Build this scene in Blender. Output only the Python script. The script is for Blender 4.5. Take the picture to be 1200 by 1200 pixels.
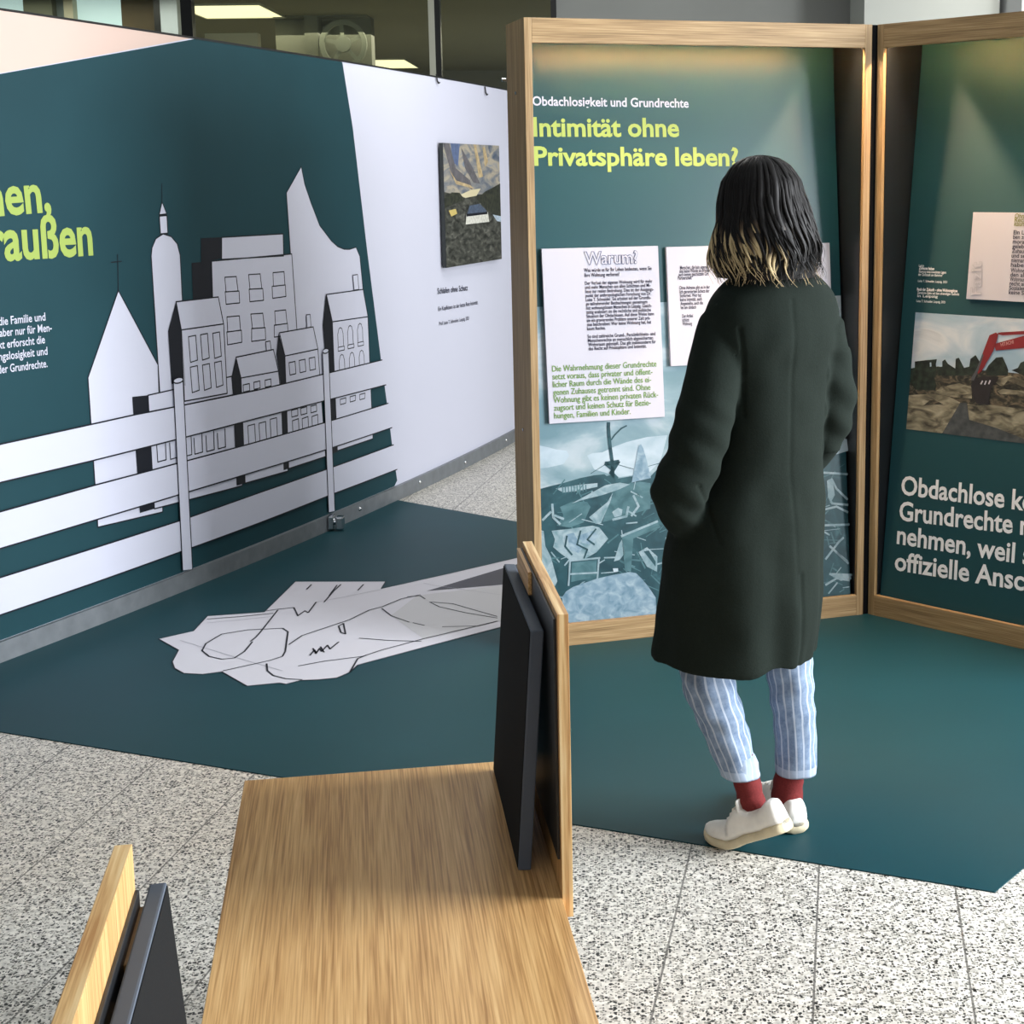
import bpy, bmesh, math, random
from math import sin, cos, pi, radians as R
from mathutils import Vector, Matrix, noise
from mathutils.geometry import tessellate_polygon

for o in list(bpy.data.objects): bpy.data.objects.remove(o)
SC = bpy.context.scene
COL = SC.collection
random.seed(7)

# ------------------------------------------------------------------ camera
cam = bpy.data.cameras.new('camera')
cam.sensor_width = 36; cam.lens = 52.71
cam.shift_x = -0.0967; cam.shift_y = -0.085
cam.clip_start = 0.05; cam.clip_end = 100
co = bpy.data.objects.new('camera', cam); COL.objects.link(co)
co.matrix_world = Matrix(((0.99993, 0.01170, 0, 0), (-0.00190, 0.16266, -0.98668, 0),
                          (-0.01154, 0.98661, 0.16267, 1.6), (0, 0, 0, 1)))
SC.camera = co

# ------------------------------------------------------------------ exposure, world, big lights
SC.view_settings.view_transform = 'Standard'
SC.view_settings.look = 'None'
SC.view_settings.exposure = 0.0
SC.view_settings.gamma = 1.0
w = bpy.data.worlds.new('world'); SC.world = w; w.use_nodes = True
w.node_tree.nodes['Background'].inputs[0].default_value = (0.75, 0.87, 1.0, 1)
w.node_tree.nodes['Background'].inputs[1].default_value = 0.3

def area(name, loc, rot, sx, sy, power, color):
    l = bpy.data.lights.new(name, 'AREA'); l.shape = 'RECTANGLE'; l.size = sx; l.size_y = sy
    l.energy = power; l.color = color
    o = bpy.data.objects.new(name, l); COL.objects.link(o); o.location = loc; o.rotation_euler = rot
    return o
# daylight through the window band of the right wall; the front area is added fill
area('daylight_right', (4.3, 2.85, 1.85), (0, R(90), 0), 2.2, 2.6, 590, (0.93, 0.965, 1.0))
area('fill_front', (-2.4, -2.9, 1.6), (R(90), 0, 0), 4.4, 2.2, 28, (0.93, 0.97, 1.0))
# unseen ceiling fills, added to brighten the banner and the pillar
for x, y, p in ((-0.15, 6.6, 44), (2.8, 9.0, 50)):
    area('ceiling_fill_light', (x, y, 3.36), (0, 0, 0), 0.6, 2.4, p, (1.0, 0.97, 0.92))
area('back_room_fill', (-3.9, 11.55, 3.0), (0, 0, 0), 2.0, .2, 14, (1.0, 0.97, 0.9))  # added fill that brightens the columns behind the glass
area('back_room_light', (-2, 15.5, 2.9), (0, 0, 0), 4, 4, 200, (1.0, 0.93, 0.75))

# ------------------------------------------------------------------ materials
def nt(name):
    m = bpy.data.materials.new(name); m.use_nodes = True
    n = m.node_tree.nodes; return m, n, m.node_tree.links, n['Principled BSDF']
def srgb(r, g, b):
    f = lambda c: (c/255)/12.92 if c <= 10 else (((c/255)+.055)/1.055)**2.4
    return (f(r), f(g), f(b), 1)
def plain(name, rgb, rough=.5, spec=.5, metal=0, var=0.0, scale=30, bump=0.0):
    m, n, l, b = nt(name); c = srgb(*rgb)
    b.inputs['Base Color'].default_value = c
    b.inputs['Roughness'].default_value = rough
    b.inputs['Specular IOR Level'].default_value = spec
    b.inputs['Metallic'].default_value = metal
    if var or bump:
        t = n.new('ShaderNodeTexCoord'); z = n.new('ShaderNodeTexNoise')
        z.inputs['Scale'].default_value = scale; z.inputs['Detail'].default_value = 5
        l.new(t.outputs['Object'], z.inputs['Vector'])
    if var:
        r = n.new('ShaderNodeValToRGB')
        r.color_ramp.elements[0].color = tuple(x*(1-var) for x in c[:3]) + (1,)
        r.color_ramp.elements[1].color = tuple(min(1, x*(1+var)) for x in c[:3]) + (1,)
        r.color_ramp.elements[0].position = .3; r.color_ramp.elements[1].position = .7
        l.new(z.outputs['Fac'], r.inputs[0]); l.new(r.outputs[0], b.inputs['Base Color'])
    if bump:
        u = n.new('ShaderNodeBump'); u.inputs['Strength'].default_value = bump; u.inputs['Distance'].default_value = .002
        l.new(z.outputs['Fac'], u.inputs['Height']); l.new(u.outputs[0], b.inputs['Normal'])
    return m
def ramp_noise(name, stops, scale=(10, 10, 10), nscale=1.0, detail=6, dist=0.0, rough=.5, spec=.4):
    m, n, l, b = nt(name)
    t = n.new('ShaderNodeTexCoord'); mp = n.new('ShaderNodeMapping'); mp.inputs['Scale'].default_value = scale
    z = n.new('ShaderNodeTexNoise'); z.inputs['Scale'].default_value = nscale; z.inputs['Detail'].default_value = detail
    z.inputs['Distortion'].default_value = dist
    r = n.new('ShaderNodeValToRGB')
    while len(r.color_ramp.elements) < len(stops): r.color_ramp.elements.new(.5)
    for e, (p, c) in zip(r.color_ramp.elements, stops): e.position = p; e.color = srgb(*c)
    l.new(t.outputs['Object'], mp.inputs[0]); l.new(mp.outputs[0], z.inputs['Vector'])
    l.new(z.outputs['Fac'], r.inputs[0]); l.new(r.outputs[0], b.inputs['Base Color'])
    b.inputs['Roughness'].default_value = rough; b.inputs['Specular IOR Level'].default_value = spec
    return m
def oak(name, axis, dark, mid, light, rough=.42):
    """oak veneer, grain running along the given local axis"""
    m, n, l, b = nt(name)
    t = n.new('ShaderNodeTexCoord')
    def layer(lo, hi, detail, dist):
        mp = n.new('ShaderNodeMapping'); s = [hi]*3; s[axis] = lo; mp.inputs['Scale'].default_value = s
        z = n.new('ShaderNodeTexNoise'); z.inputs['Scale'].default_value = 1; z.inputs['Detail'].default_value = detail
        z.inputs['Distortion'].default_value = dist
        l.new(t.outputs['Object'], mp.inputs[0]); l.new(mp.outputs[0], z.inputs['Vector']); return z
    a = layer(1.1, 30, 5, .5); p = layer(5, 300, 4, .3)
    mx = n.new('ShaderNodeMath'); mx.operation = 'MULTIPLY_ADD'; mx.inputs[1].default_value = .62
    ml = n.new('ShaderNodeMath'); ml.operation = 'MULTIPLY'; ml.inputs[1].default_value = .40
    l.new(a.outputs['Fac'], ml.inputs[0]); l.new(p.outputs['Fac'], mx.inputs[0]); l.new(ml.outputs[0], mx.inputs[2])
    r = n.new('ShaderNodeValToRGB'); r.color_ramp.elements.new(.5)
    for e, (q, c) in zip(r.color_ramp.elements, ((.38, dark), (.52, mid), (.66, light))): e.position = q; e.color = srgb(*c)
    l.new(mx.outputs[0], r.inputs[0]); l.new(r.outputs[0], b.inputs['Base Color'])
    b.inputs['Roughness'].default_value = rough; b.inputs['Specular IOR Level'].default_value = .35
    return m
OD, OM, OL = (164, 120, 72), (206, 161, 105), (228, 188, 131)
OAKX, OAKY, OAKZ = oak('oak_x', 0, OD, OM, OL), oak('oak_y', 1, OD, OM, OL), oak('oak_z', 2, OD, OM, OL)
FD_, FM_, FL_ = (132, 106, 72), (166, 136, 97), (192, 164, 122)
FOAKX, FOAKZ = oak('frame_oak_x', 0, FD_, FM_, FL_, .5), oak('frame_oak_z', 2, FD_, FM_, FL_, .5)

def ply(name, axis, scale=260):
    m, n, l, b = nt(name)
    t = n.new('ShaderNodeTexCoord'); mp = n.new('ShaderNodeMapping'); s = [5]*3; s[axis] = scale
    mp.inputs['Scale'].default_value = s
    z = n.new('ShaderNodeTexNoise'); z.inputs['Scale'].default_value = 1; z.inputs['Detail'].default_value = 3
    r = n.new('ShaderNodeValToRGB'); r.color_ramp.elements.new(.5)
    for e, (q, c) in zip(r.color_ramp.elements, ((.36, (188, 138, 84)), (.5, (226, 186, 128)), (.66, (244, 214, 162)))): e.position = q; e.color = srgb(*c)
    l.new(t.outputs['Object'], mp.inputs[0]); l.new(mp.outputs[0], z.inputs['Vector']); l.new(z.outputs['Fac'], r.inputs[0])
    l.new(r.outputs[0], b.inputs['Base Color']); b.inputs['Roughness'].default_value = .5
    return m
PLY = ply('ply_edge', 0, 150)
WHITE = plain('print_white', (206, 208, 224), .55, .3)
PEACH = plain('print_peach', (216, 190, 178), .55, .3)
TEAL = plain('print_teal', (28, 64, 72), .6, .2, var=.05, scale=3)
TEALMAT = plain('mat_teal', (19, 62, 70), .5, .22, var=.06, scale=2.5)
TEALGLOSS = plain('print_teal_satin', (26, 70, 77), .34, .42)
TEALSATIN = plain('print_teal_matt', (26, 70, 77), .5, .4)
INK = plain('print_ink', (18, 22, 32), .5, .3)
NAVY = plain('print_navy', (26, 30, 58), .5, .3)
LIME = plain('print_lime', (160, 180, 92), .5, .3)
LIMEY = plain('print_lime_yellow', (172, 188, 96), .5, .3)
OLIVE = plain('print_olive_green', (104, 142, 66), .5, .3)
LETTERW = plain('print_lettering_white', (246, 246, 250), .5, .3)
PAPER = plain('sheet_white', (192, 190, 201), .5, .3)
PALELINE = plain('print_pale_line', (176, 176, 186), .5, .3)
BLACKBOX = plain('box_black', (22, 25, 29), .38, .5)
GAP = plain('profile_black', (8, 9, 12), .8, .1)
CUSHFACE = plain('cushion_felt', (14, 17, 20), .9, .2, var=.25, scale=400, bump=.2)
CUSHEDGE = plain('cushion_edge', (84, 92, 104), .7, .3)
RAIL = plain('rail_aluminium', (128, 133, 138), .45, .5, .35, var=.12, scale=18)
STEEL = plain('steel', (205, 208, 212), .22, .5, 1)
DARK = plain('dark_metal', (16, 17, 17), .4)
SILVER = plain('silver_trim', (205, 205, 188), .3, .5, .4)
WALLGREY = plain('wall_grey', (166, 168, 164), .8, .2, var=.04, scale=2)
WALLWHITE = plain('wall_white', (196, 198, 200), .8, .2)
CEIL = plain('ceiling_white', (176, 178, 178), .85, .2)
OLIVEWALL = plain('back_wall_olive', (118, 118, 98), .8, .2, var=.05, scale=1)
BROWN = plain('door_brown', (98, 84, 58), .5, .3, var=.15, scale=6)

def emit(name, rgb, s):
    m, n, l, b = nt(name)
    b.inputs['Base Color'].default_value = srgb(*rgb); b.inputs['Emission Color'].default_value = srgb(*rgb)
    b.inputs['Emission Strength'].default_value = s; return m
LAMPPANEL = emit('lamp_panel', (255, 246, 205), 1.6)
LED = emit('led_warm', (255, 218, 172), 1050)
SKYPANE = emit('daylit_pane', (190, 215, 222), .9)

def glassmat():
    m, n, l, b = nt('partition_glass'); n.remove(b)
    o = n['Material Output']; t = n.new('ShaderNodeBsdfTransparent'); t.inputs[0].default_value = (.85, .87, .81, 1)
    g = n.new('ShaderNodeBsdfGlossy'); g.inputs['Roughness'].default_value = .02; g.inputs[0].default_value = (.9, .95, .95, 1)
    f = n.new('ShaderNodeFresnel'); f.inputs[0].default_value = 1.5
    x = n.new('ShaderNodeMixShader'); l.new(f.outputs[0], x.inputs[0]); l.new(t.outputs[0], x.inputs[1]); l.new(g.outputs[0], x.inputs[2])
    l.new(x.outputs[0], o.inputs[0]); return m
GLASS = glassmat()

def terrazzo():
    m, n, l, b = nt('terrazzo')
    t = n.new('ShaderNodeTexCoord'); mp = n.new('ShaderNodeMapping'); mp.inputs['Rotation'].default_value = (0, 0, 0.1561)
    # point mapping rotates the texture with the tile grid
    l.new(t.outputs['Object'], mp.inputs[0])
    def chips(scale, thr, size):
        v = n.new('ShaderNodeTexVoronoi'); v.inputs['Scale'].default_value = scale
        wv = n.new('ShaderNodeTexNoise'); wv.inputs['Scale'].default_value = scale*1.3
        ad = n.new('ShaderNodeMixRGB'); ad.blend_type = 'ADD'; ad.inputs[0].default_value = .008*100/scale
        l.new(t.outputs['Object'], wv.inputs['Vector']); l.new(t.outputs['Object'], ad.inputs[1]); l.new(wv.outputs['Color'], ad.inputs[2])
        l.new(ad.outputs[0], v.inputs['Vector'])
        sp = n.new('ShaderNodeSeparateColor'); l.new(v.outputs['Color'], sp.inputs[0])
        a = n.new('ShaderNodeMath'); a.operation = 'GREATER_THAN'; a.inputs[1].default_value = thr; l.new(sp.outputs[0], a.inputs[0])
        c = n.new('ShaderNodeMath'); c.operation = 'LESS_THAN'; c.inputs[1].default_value = size; l.new(v.outputs['Distance'], c.inputs[0])
        k = n.new('ShaderNodeMath'); k.operation = 'MULTIPLY'; l.new(a.outputs[0], k.inputs[0]); l.new(c.outputs[0], k.inputs[1])
        return k, sp
    k1, s1 = chips(112, .74, .44); k2, s2 = chips(195, .70, .46); k3, s3 = chips(140, .62, .5)
    base = n.new('ShaderNodeTexNoise'); base.inputs['Scale'].default_value = 60; base.inputs['Detail'].default_value = 4
    l.new(t.outputs['Object'], base.inputs['Vector'])
    r = n.new('ShaderNodeValToRGB'); r.color_ramp.elements[0].color = srgb(180, 177, 170); r.color_ramp.elements[1].color = srgb(230, 226, 217)
    r.color_ramp.elements[0].position = .3; r.color_ramp.elements[1].position = .62
    l.new(base.outputs['Fac'], r.inputs[0])
    def over(prev, k, col):
        x = n.new('ShaderNodeMixRGB'); x.inputs[2].default_value = srgb(*col)
        l.new(k.outputs[0], x.inputs[0]); l.new(prev.outputs[0], x.inputs[1]); return x
    x = over(r, k3, (150, 147, 138)); x = over(x, k1, (30, 30, 28)); x = over(x, k2, (52, 52, 48))
    # joints
    sx = n.new('ShaderNodeSeparateXYZ'); l.new(mp.outputs[0], sx.inputs[0])
    def math(op, *a):
        q = n.new('ShaderNodeMath'); q.operation = op
        for i, v in enumerate(a):
            if isinstance(v, (int, float)): q.inputs[i].default_value = v
            else: l.new(v, q.inputs[i])
        return q.outputs[0]
    T = 0.3078
    cu = math('ADD', math('DIVIDE', sx.outputs[0], T), 0.14)
    cf = math('FLOOR', cu); fr = math('FRACT', cu)
    wn = n.new('ShaderNodeTexWhiteNoise'); wn.noise_dimensions = '1D'; l.new(cf, wn.inputs['W'])
    rv = math('FRACT', math('ADD', math('ADD', math('DIVIDE', sx.outputs[1], T), -0.02), math('MULTIPLY', wn.outputs['Value'], .22)))
    jw = 0.0075
    ja = math('LESS_THAN', math('ABSOLUTE', math('SUBTRACT', fr, .5)), .5-jw)
    jb = math('LESS_THAN', math('ABSOLUTE', math('SUBTRACT', rv, .5)), .5-jw*.8)
    inv1 = math('SUBTRACT', 1.0, ja); inv2 = math('MULTIPLY', math('SUBTRACT', 1.0, jb), .55)
    jj = math('MAXIMUM', inv1, inv2)
    y = n.new('ShaderNodeMixRGB'); y.inputs[2].default_value = srgb(80, 78, 74); l.new(math('MULTIPLY', jj, .8), y.inputs[0]); l.new(x.outputs[0], y.inputs[1])
    l.new(y.outputs[0], b.inputs['Base Color']); b.inputs['Roughness'].default_value = .38; b.inputs['Specular IOR Level'].default_value = .4
    return m
TERRAZZO = terrazzo()

# ------------------------------------------------------------------ building helpers
def link(name, me, mats, parent=None):
    o = bpy.data.objects.new(name, me); COL.objects.link(o)
    for m in (mats if isinstance(mats, (list, tuple)) else [mats]): me.materials.append(m)
    if parent is not None: o.parent = parent
    return o
def tag(o, label, cat, group=None):
    o['label'] = label; o['category'] = cat
    if group: o['group'] = group
    return o
def struct(o): o['kind'] = 'structure'; return o
def empty(name, mat=None, loc=(0, 0, 0), rz=0):
    o = bpy.data.objects.new(name, None); COL.objects.link(o); o.empty_display_size = .1
    if mat is not None: o.matrix_world = mat
    else: o.location = loc; o.rotation_euler = (0, 0, rz)
    return o
def frame(O, e1, e2):
    e1 = Vector(e1).normalized(); e2 = Vector(e2).normalized(); n = e1.cross(e2)
    return Matrix(((e1.x, e2.x, n.x, O[0]), (e1.y, e2.y, n.y, O[1]), (e1.z, e2.z, n.z, O[2]), (0, 0, 0, 1)))
def add_box(bm, lo, hi, bev=0.0, mi=0):
    vs = [bm.verts.new((x, y, z)) for x in (lo[0], hi[0]) for y in (lo[1], hi[1]) for z in (lo[2], hi[2])]
    fs = []
    for q in ((0, 1, 3, 2), (4, 6, 7, 5), (0, 4, 5, 1), (2, 3, 7, 6), (0, 2, 6, 4), (1, 5, 7, 3)):
        f = bm.faces.new([vs[i] for i in q]); f.material_index = mi; fs.append(f)
    bmesh.ops.recalc_face_normals(bm, faces=fs)
    if bev:
        es = list({e for f in fs for e in f.edges})
        r = bmesh.ops.bevel(bm, geom=es, offset=bev, segments=2, affect='EDGES', profile=.6)
        for f in r['faces']: f.material_index = mi
def add_cyl(bm, c, r, h, axis='z', seg=20, r2=None, mi=0):
    rot = {'z': Matrix(), 'x': Matrix.Rotation(pi/2, 4, 'Y'), 'y': Matrix.Rotation(-pi/2, 4, 'X')}[axis]
    q = bmesh.ops.create_cone(bm, cap_ends=True, segments=seg, radius1=r, radius2=r if r2 is None else r2, depth=h,
                              matrix=Matrix.Translation(c) @ rot)
    for v in q['verts']:
        for f in v.link_faces: f.material_index = mi
def done(bm, name, mats, parent=None, smooth=False):
    me = bpy.data.meshes.new(name); bm.to_mesh(me); bm.free()
    if smooth:
        for p in me.polygons: p.use_smooth = True
    return link(name, me, mats, parent)
def box(name, lo, hi, mats, parent=None, bev=0.0):
    bm = bmesh.new(); add_box(bm, lo, hi, bev); return done(bm, name, mats, parent)

# ---- flat printed artwork: polygons, strokes and lettering in the plane of a print

_tc = {}
def text_geo(body, bold=0.0):
    k = (body, bold)
    if k in _tc: return _tc[k]
    cu = bpy.data.curves.new('t', 'FONT'); cu.body = body; cu.size = 1; cu.resolution_u = 3; cu.offset = bold
    o = bpy.data.objects.new('t', cu); COL.objects.link(o)
    bpy.context.view_layer.update()
    dg = bpy.context.evaluated_depsgraph_get()
    me = bpy.data.meshes.new_from_object(o.evaluated_get(dg))
    vs = [(v.co.x, v.co.y) for v in me.vertices]; fs = [tuple(p.vertices) for p in me.polygons]
    bpy.data.objects.remove(o); bpy.data.curves.remove(cu); bpy.data.meshes.remove(me)
    x0 = min(v[0] for v in vs) if vs else 0; x1 = max(v[0] for v in vs) if vs else 1
    _tc[k] = (vs, fs, x0, x1); return _tc[k]
CAP = 0.69
class Art:
    def __init__(s, step=.0008): s.v = []; s.f = []; s.m = []; s.mats = []; s.step = step
    def mi(s, m):
        if m not in s.mats: s.mats.append(m)
        return s.mats.index(m)
    def poly(s, pts, m, n=1):
        k = len(s.v); s.v += [(p[0], p[1], n*s.step) for p in pts]
        for t in tessellate_polygon([[Vector((p[0], p[1], 0)) for p in pts]]):
            a, b, c = [Vector(pts[i]).to_2d() for i in t]
            ar = (b-a).cross(c-a)
            if abs(ar) < 1e-10: continue
            s.f.append(tuple(k+i for i in (t if ar > 0 else t[::-1]))); s.m.append(s.mi(m))
    def stroke(s, pts, w, m, n=2, closed=False):
        P = [Vector(p).to_2d() for p in pts]
        if closed: P = P + [P[0]]
        for a, b in zip(P[:-1], P[1:]):
            d = b-a
            if d.length < 1e-6: continue
            d.normalize(); q = Vector((-d.y, d.x))*w/2; e = d*w*.3
            s.poly([a-e-q, b+e-q, b+e+q, a-e+q], m, n)
    def outlined(s, pts, m, w, ink, n=1): s.poly(pts, m, n); s.stroke(pts, w, ink, n+.5, True)
    def text(s, body, p0, p1, cap, m, n=2, bold=0.0, slantfix=True):
        """lettering between two baseline points; cap is the capital height"""
        vs, fs, x0, x1 = text_geo(body, bold); a = Vector(p0).to_2d(); b = Vector(p1).to_2d()
        d = (b-a); L = d.length; d.normalize(); q = Vector((-d.y, d.x)); k = len(s.v)
        for x, y in vs:
            p = a + d*((x-x0)/(x1-x0)*L) + q*(y/CAP*cap); s.v.append((p.x, p.y, n*s.step))
        i = s.mi(m)
        for f in fs: s.f.append(tuple(k+j for j in f)); s.m.append(i)
    def build(s, name, parent, fn=None, cut=None):
        bm = bmesh.new(); vs = [bm.verts.new(p) for p in s.v]
        for f, m in zip(s.f, s.m):
            try: q = bm.faces.new([vs[i] for i in f]); q.material_index = m
            except ValueError: pass
        bm.normal_update()
        fl = [f for f in bm.faces if f.normal.z < 0]
        if fl: bmesh.ops.reverse_faces(bm, faces=fl)
        if cut:
            for x in cut: bmesh.ops.bisect_plane(bm, geom=bm.verts[:]+bm.edges[:]+bm.faces[:], plane_co=(x, 0, 0), plane_no=(1, 0, 0))
        if fn:
            for v in bm.verts: v.co = fn(*v.co)
        return done(bm, name, s.mats, parent)
def lines(art, rows, first, last, cap, m, n=2, bold=0.0, widths=None, ls=None):
    """paragraph: rows of text spaced evenly between two left points; widths in metres"""
    for i, t in enumerate(rows):
        if not t: continue
        f = i/max(1, len(rows)-1); x = first[0]+(last[0]-first[0])*f; y = first[1]+(last[1]-first[1])*f
        vs, fs, x0, x1 = text_geo(t, bold)
        wdt = widths[i] if widths else (x1-x0)/CAP*cap*(ls or .92)
        art.text(t, (x, y), (x+wdt, y), cap, m, n, bold)

# ================================================================== SETTING
# plan directions of the hall: tile rows run along RX, tile columns along CY
AZ = -0.1561
RX = Vector((cos(AZ), -sin(AZ), 0)); CY = Vector((sin(AZ), cos(AZ), 0))
bm = bmesh.new(); add_box(bm, (-9, -3.3, -.1), (4.9, 21, 0)); struct(done(bm, 'floor', TERRAZZO))
struct(box('ceiling', (-9, -3.3, 3.4), (4.9, 11.24, 3.5), CEIL))
struct(box('ceiling_back_room', (-9, 11.24, 3.05), (4.9, 21, 3.5), OLIVEWALL))
# right wall with its window band
bm = bmesh.new()
add_box(bm, (4.5, -3.3, 0), (4.7, 21, .25)); add_box(bm, (4.5, -3.3, 2.85), (4.7, 21, 3.4))
add_box(bm, (4.5, 4.7, .25), (4.7, 21, 2.85)); add_box(bm, (4.5, -3.3, .25), (4.7, .9, 2.85))
struct(done(bm, 'wall_right', WALLWHITE))
bm = bmesh.new()
add_box(bm, (-9, -3.3, 0), (4.5, -3.1, .4)); add_box(bm, (-9, -3.3, 2.75), (4.5, -3.1, 3.4))
add_box(bm, (-9, -3.3, .4), (-5.2, -3.1, 2.75)); add_box(bm, (.4, -3.3, .4), (4.5, -3.1, 2.75))
struct(done(bm, 'wall_front', WALLWHITE))
struct(box('wall_left', (-9.2, -3.3, 0), (-9, 21, 3.4), WALLWHITE))
struct(box('wall_back', (-9, 20.8, 0), (4.5, 21, 3.05), OLIVEWALL))

# glass partition behind the banner, black and silver mullions
def gl(px): return px
GP = 11.2
struct(box('window_1', (-8.9, GP, 0), (-3.07, GP+.01, 3.4), GLASS))
struct(box('window_2', (-2.99, GP, 0), (-1.285, GP+.01, 3.4), GLASS))
struct(box('window_3', (-1.2, GP, 0), (-.36, GP+.01, 3.4), GLASS))
bm = bmesh.new()
for x0, x1 in ((-3.07, -2.99), (-1.24, -1.2), (-.4, -.36)): add_box(bm, (x0, GP-.04, 0), (x1, GP+.05, 3.4))
struct(done(bm, 'trim_1', DARK))
bm = bmesh.new()
for x0, x1 in ((-1.285, -1.24),): add_box(bm, (x0, GP-.04, 0), (x1, GP+.05, 3.4))
struct(done(bm, 'trim_2', SILVER))
# grey wall, pillar and white bulkhead behind the display frames
struct(box('wall_back_grey', (-.36, GP, 0), (4.5, GP+.2, 3.4), WALLGREY))
def px_col(x, Y): return (x-716)/1757*Y
struct(box('pillar', (1.72, 10.3, 0), (2.62, 10.9, 3.4), plain('pillar_grey', (196, 200, 194), .8, .2)))
struct(box('trim_3', (2.66, 9.9, 2.55), (4.5, 10.6, 3.4), WALLWHITE))

# ---- the room behind the glass
def strip(name, px0, px1, Y, m, z0=0, z1=3.05, dp=.12):
    return struct(box(name, (px0, Y, z0), (px1, Y+dp, z1), m))
strip('window_4', -5.6, -4.48, 12.0, SKYPANE)
strip('trim_5', -4.48, -4.26, 11.9, plain('column_olive', (112, 114, 96), .7), dp=.3)
strip('trim_6', -4.26, -4.17, 12.0, plain('column_blue_grey', (150, 164, 166), .6))
strip('trim_7', -4.17, -4.10, 11.9, plain('column_taupe', (190, 184, 160), .6), dp=.2)
strip('window_5', -4.10, -3.76, 12.0, SKYPANE, 2.69)
strip('wall_back_partition', -4.10, -3.76, 12.0, plain('partition_tan', (168, 160, 138), .7), 0, 2.69)
d_ = strip('door_1', -3.76, -3.48, 12.0, BROWN, 0, 3.02, .05)
bm = bmesh.new(); add_box(bm, (-3.58, 11.93, 2.72), (-3.53, 12.0, 2.735), .003); done(bm, 'door_handle', STEEL, d_)
strip('trim_8', -3.48, -3.43, 11.9, DARK)
strip('trim_9', -3.43, -3.30, 11.9, plain('column_white_blue', (206, 216, 226), .5))
strip('wall_low_partition', -3.28, -2.85, 12.6, plain('partition_grey', (176, 172, 150), .7), 0, 2.80)

def lamp(x0, x1, y0, y1, label):
    t = empty('ceiling_light', loc=((x0+x1)/2, (y0+y1)/2, 3.035)); hx, hy = (x1-x0)/2, (y1-y0)/2
    bm = bmesh.new(); add_box(bm, (-hx, -hy, .02), (hx, hy, .03)); add_box(bm, (-hx-.015, -hy-.015, .0), (-hx, hy+.015, .03)); add_box(bm, (hx, -hy-.015, .0), (hx+.015, hy+.015, .03))
    add_box(bm, (-hx, -hy-.015, .0), (hx, -hy, .03)); add_box(bm, (-hx, hy, .0), (hx, hy+.015, .03))
    done(bm, 'frame', SILVER, t); box('diffuser', (-hx, -hy, .005), (hx, hy, .02), LAMPPANEL, t)
    tag(t, label, 'ceiling light', 'light panels behind the glass')
lamp(-3.55, -2.86, 12.75, 13.75, 'bright lit ceiling panel behind the glass above the teal part of the banner')
lamp(-3.15, -2.45, 18.6, 20.0, 'lit ceiling panel seen just over the white end of the banner')
# ventilation unit under the back-room ceiling
t = empty('ventilation_unit', loc=(-2.58, 13.9, 2.74))
bm = bmesh.new(); add_box(bm, (-.38, -.2, .30), (.46, .2, .44)); add_box(bm, (-.10, -.2, -.25), (.02, .1, .30)); add_box(bm, (-.40, 0, -.25), (.46, .2, .30))
VP = plain('ventilation_grey', (128, 132, 118), .6, .2); VD = plain('ventilation_dark', (104, 106, 92), .5)
done(bm, 'housing', [VD], t)
bm = bmesh.new()
for k in range(28):
    a0, a1 = 2*pi*k/28, 2*pi*(k+1)/28
    vs = []
    for rr, yy in ((.17, -.22), (.21, -.22), (.21, -.16), (.17, -.16)):
        vs.append([(.24+rr*cos(a), yy, .06+rr*sin(a)) for a in (a0, a1)])
    for i in range(4):
        j = (i+1) % 4
        bm.faces.new([bm.verts.new(p) for p in (vs[i][0], vs[i][1], vs[j][1], vs[j][0])])
add_cyl(bm, (.24, -.19, .06), .07, .06, 'y')
for k in range(5):
    a = 2*pi*k/5+.4
    p = [Vector((.24+cos(a)*.05, -.19, .06+sin(a)*.05)), Vector((.24+cos(a)*.19, -.19, .06+sin(a)*.19))]; q = Vector((-sin(a), 0, cos(a)))*.018
    bm.faces.new([bm.verts.new(v) for v in (p[0]-q, p[1]-q, p[1]+q, p[0]+q)])
bmesh.ops.recalc_face_normals(bm, faces=bm.faces[:])
done(bm, 'fan_wheel', VP, t)
bm = bmesh.new(); add_box(bm, (-.05, -.05, .44), (-.01, -.01, .6)); done(bm, 'bracket', VD, t)
bm = bmesh.new(); add_box(bm, (.3, -.05, .44), (.34, -.01, .6)); done(bm, 'bracket', VD, t)
bm = bmesh.new(); add_box(bm, (-.36, -.23, .33), (.44, -.2, .41)); done(bm, 'duct_cover', VP, t)
tag(t, 'grey ventilation unit with a spoked fan wheel behind the glass partition', 'ventilation unit')

# ================================================================== FLOOR MAT
mat_root = empty('floor_mat', loc=(0, 0, 0))
MP = [(-2.35, 4.45), (.852, 3.16), (2.19, 4.77), (-.448, 6.913), (-1.10, 7.44), (-1.55, 6.22), (-1.85, 5.43), (-2.12, 4.87)]
bm = bmesh.new()
top = [bm.verts.new((x, y, .003)) for x, y in MP]; bot = [bm.verts.new((x, y, .0002)) for x, y in MP]
bm.faces.new(top); bm.faces.new(bot[::-1])
for i in range(len(MP)): j = (i+1) % len(MP); bm.faces.new((bot[i], bot[j], top[j], top[i]))
bmesh.ops.recalc_face_normals(bm, faces=bm.faces[:])
done(bm, 'vinyl_sheet', TEALMAT, mat_root)
A = Art(.0006)
A_out = [(-1.615,5.129),(-1.515,5.220),(-1.514,5.408),(-1.312,5.450),(-1.284,5.882),(-0.916,5.866),(-0.918,5.757),(-0.660,5.988),(-0.385,6.244),(-0.331,5.291),(-0.414,5.216),(-0.648,5.004),(-0.855,4.812),(-0.869,4.737),(-0.901,4.684),(-0.961,4.667),(-1.015,4.663),(-1.056,4.627),(-1.080,4.640),(-1.178,4.613),(-1.296,4.759),(-1.353,4.735),(-1.419,4.747),(-1.464,4.801),(-1.491,4.868),(-1.506,4.997)]
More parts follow.
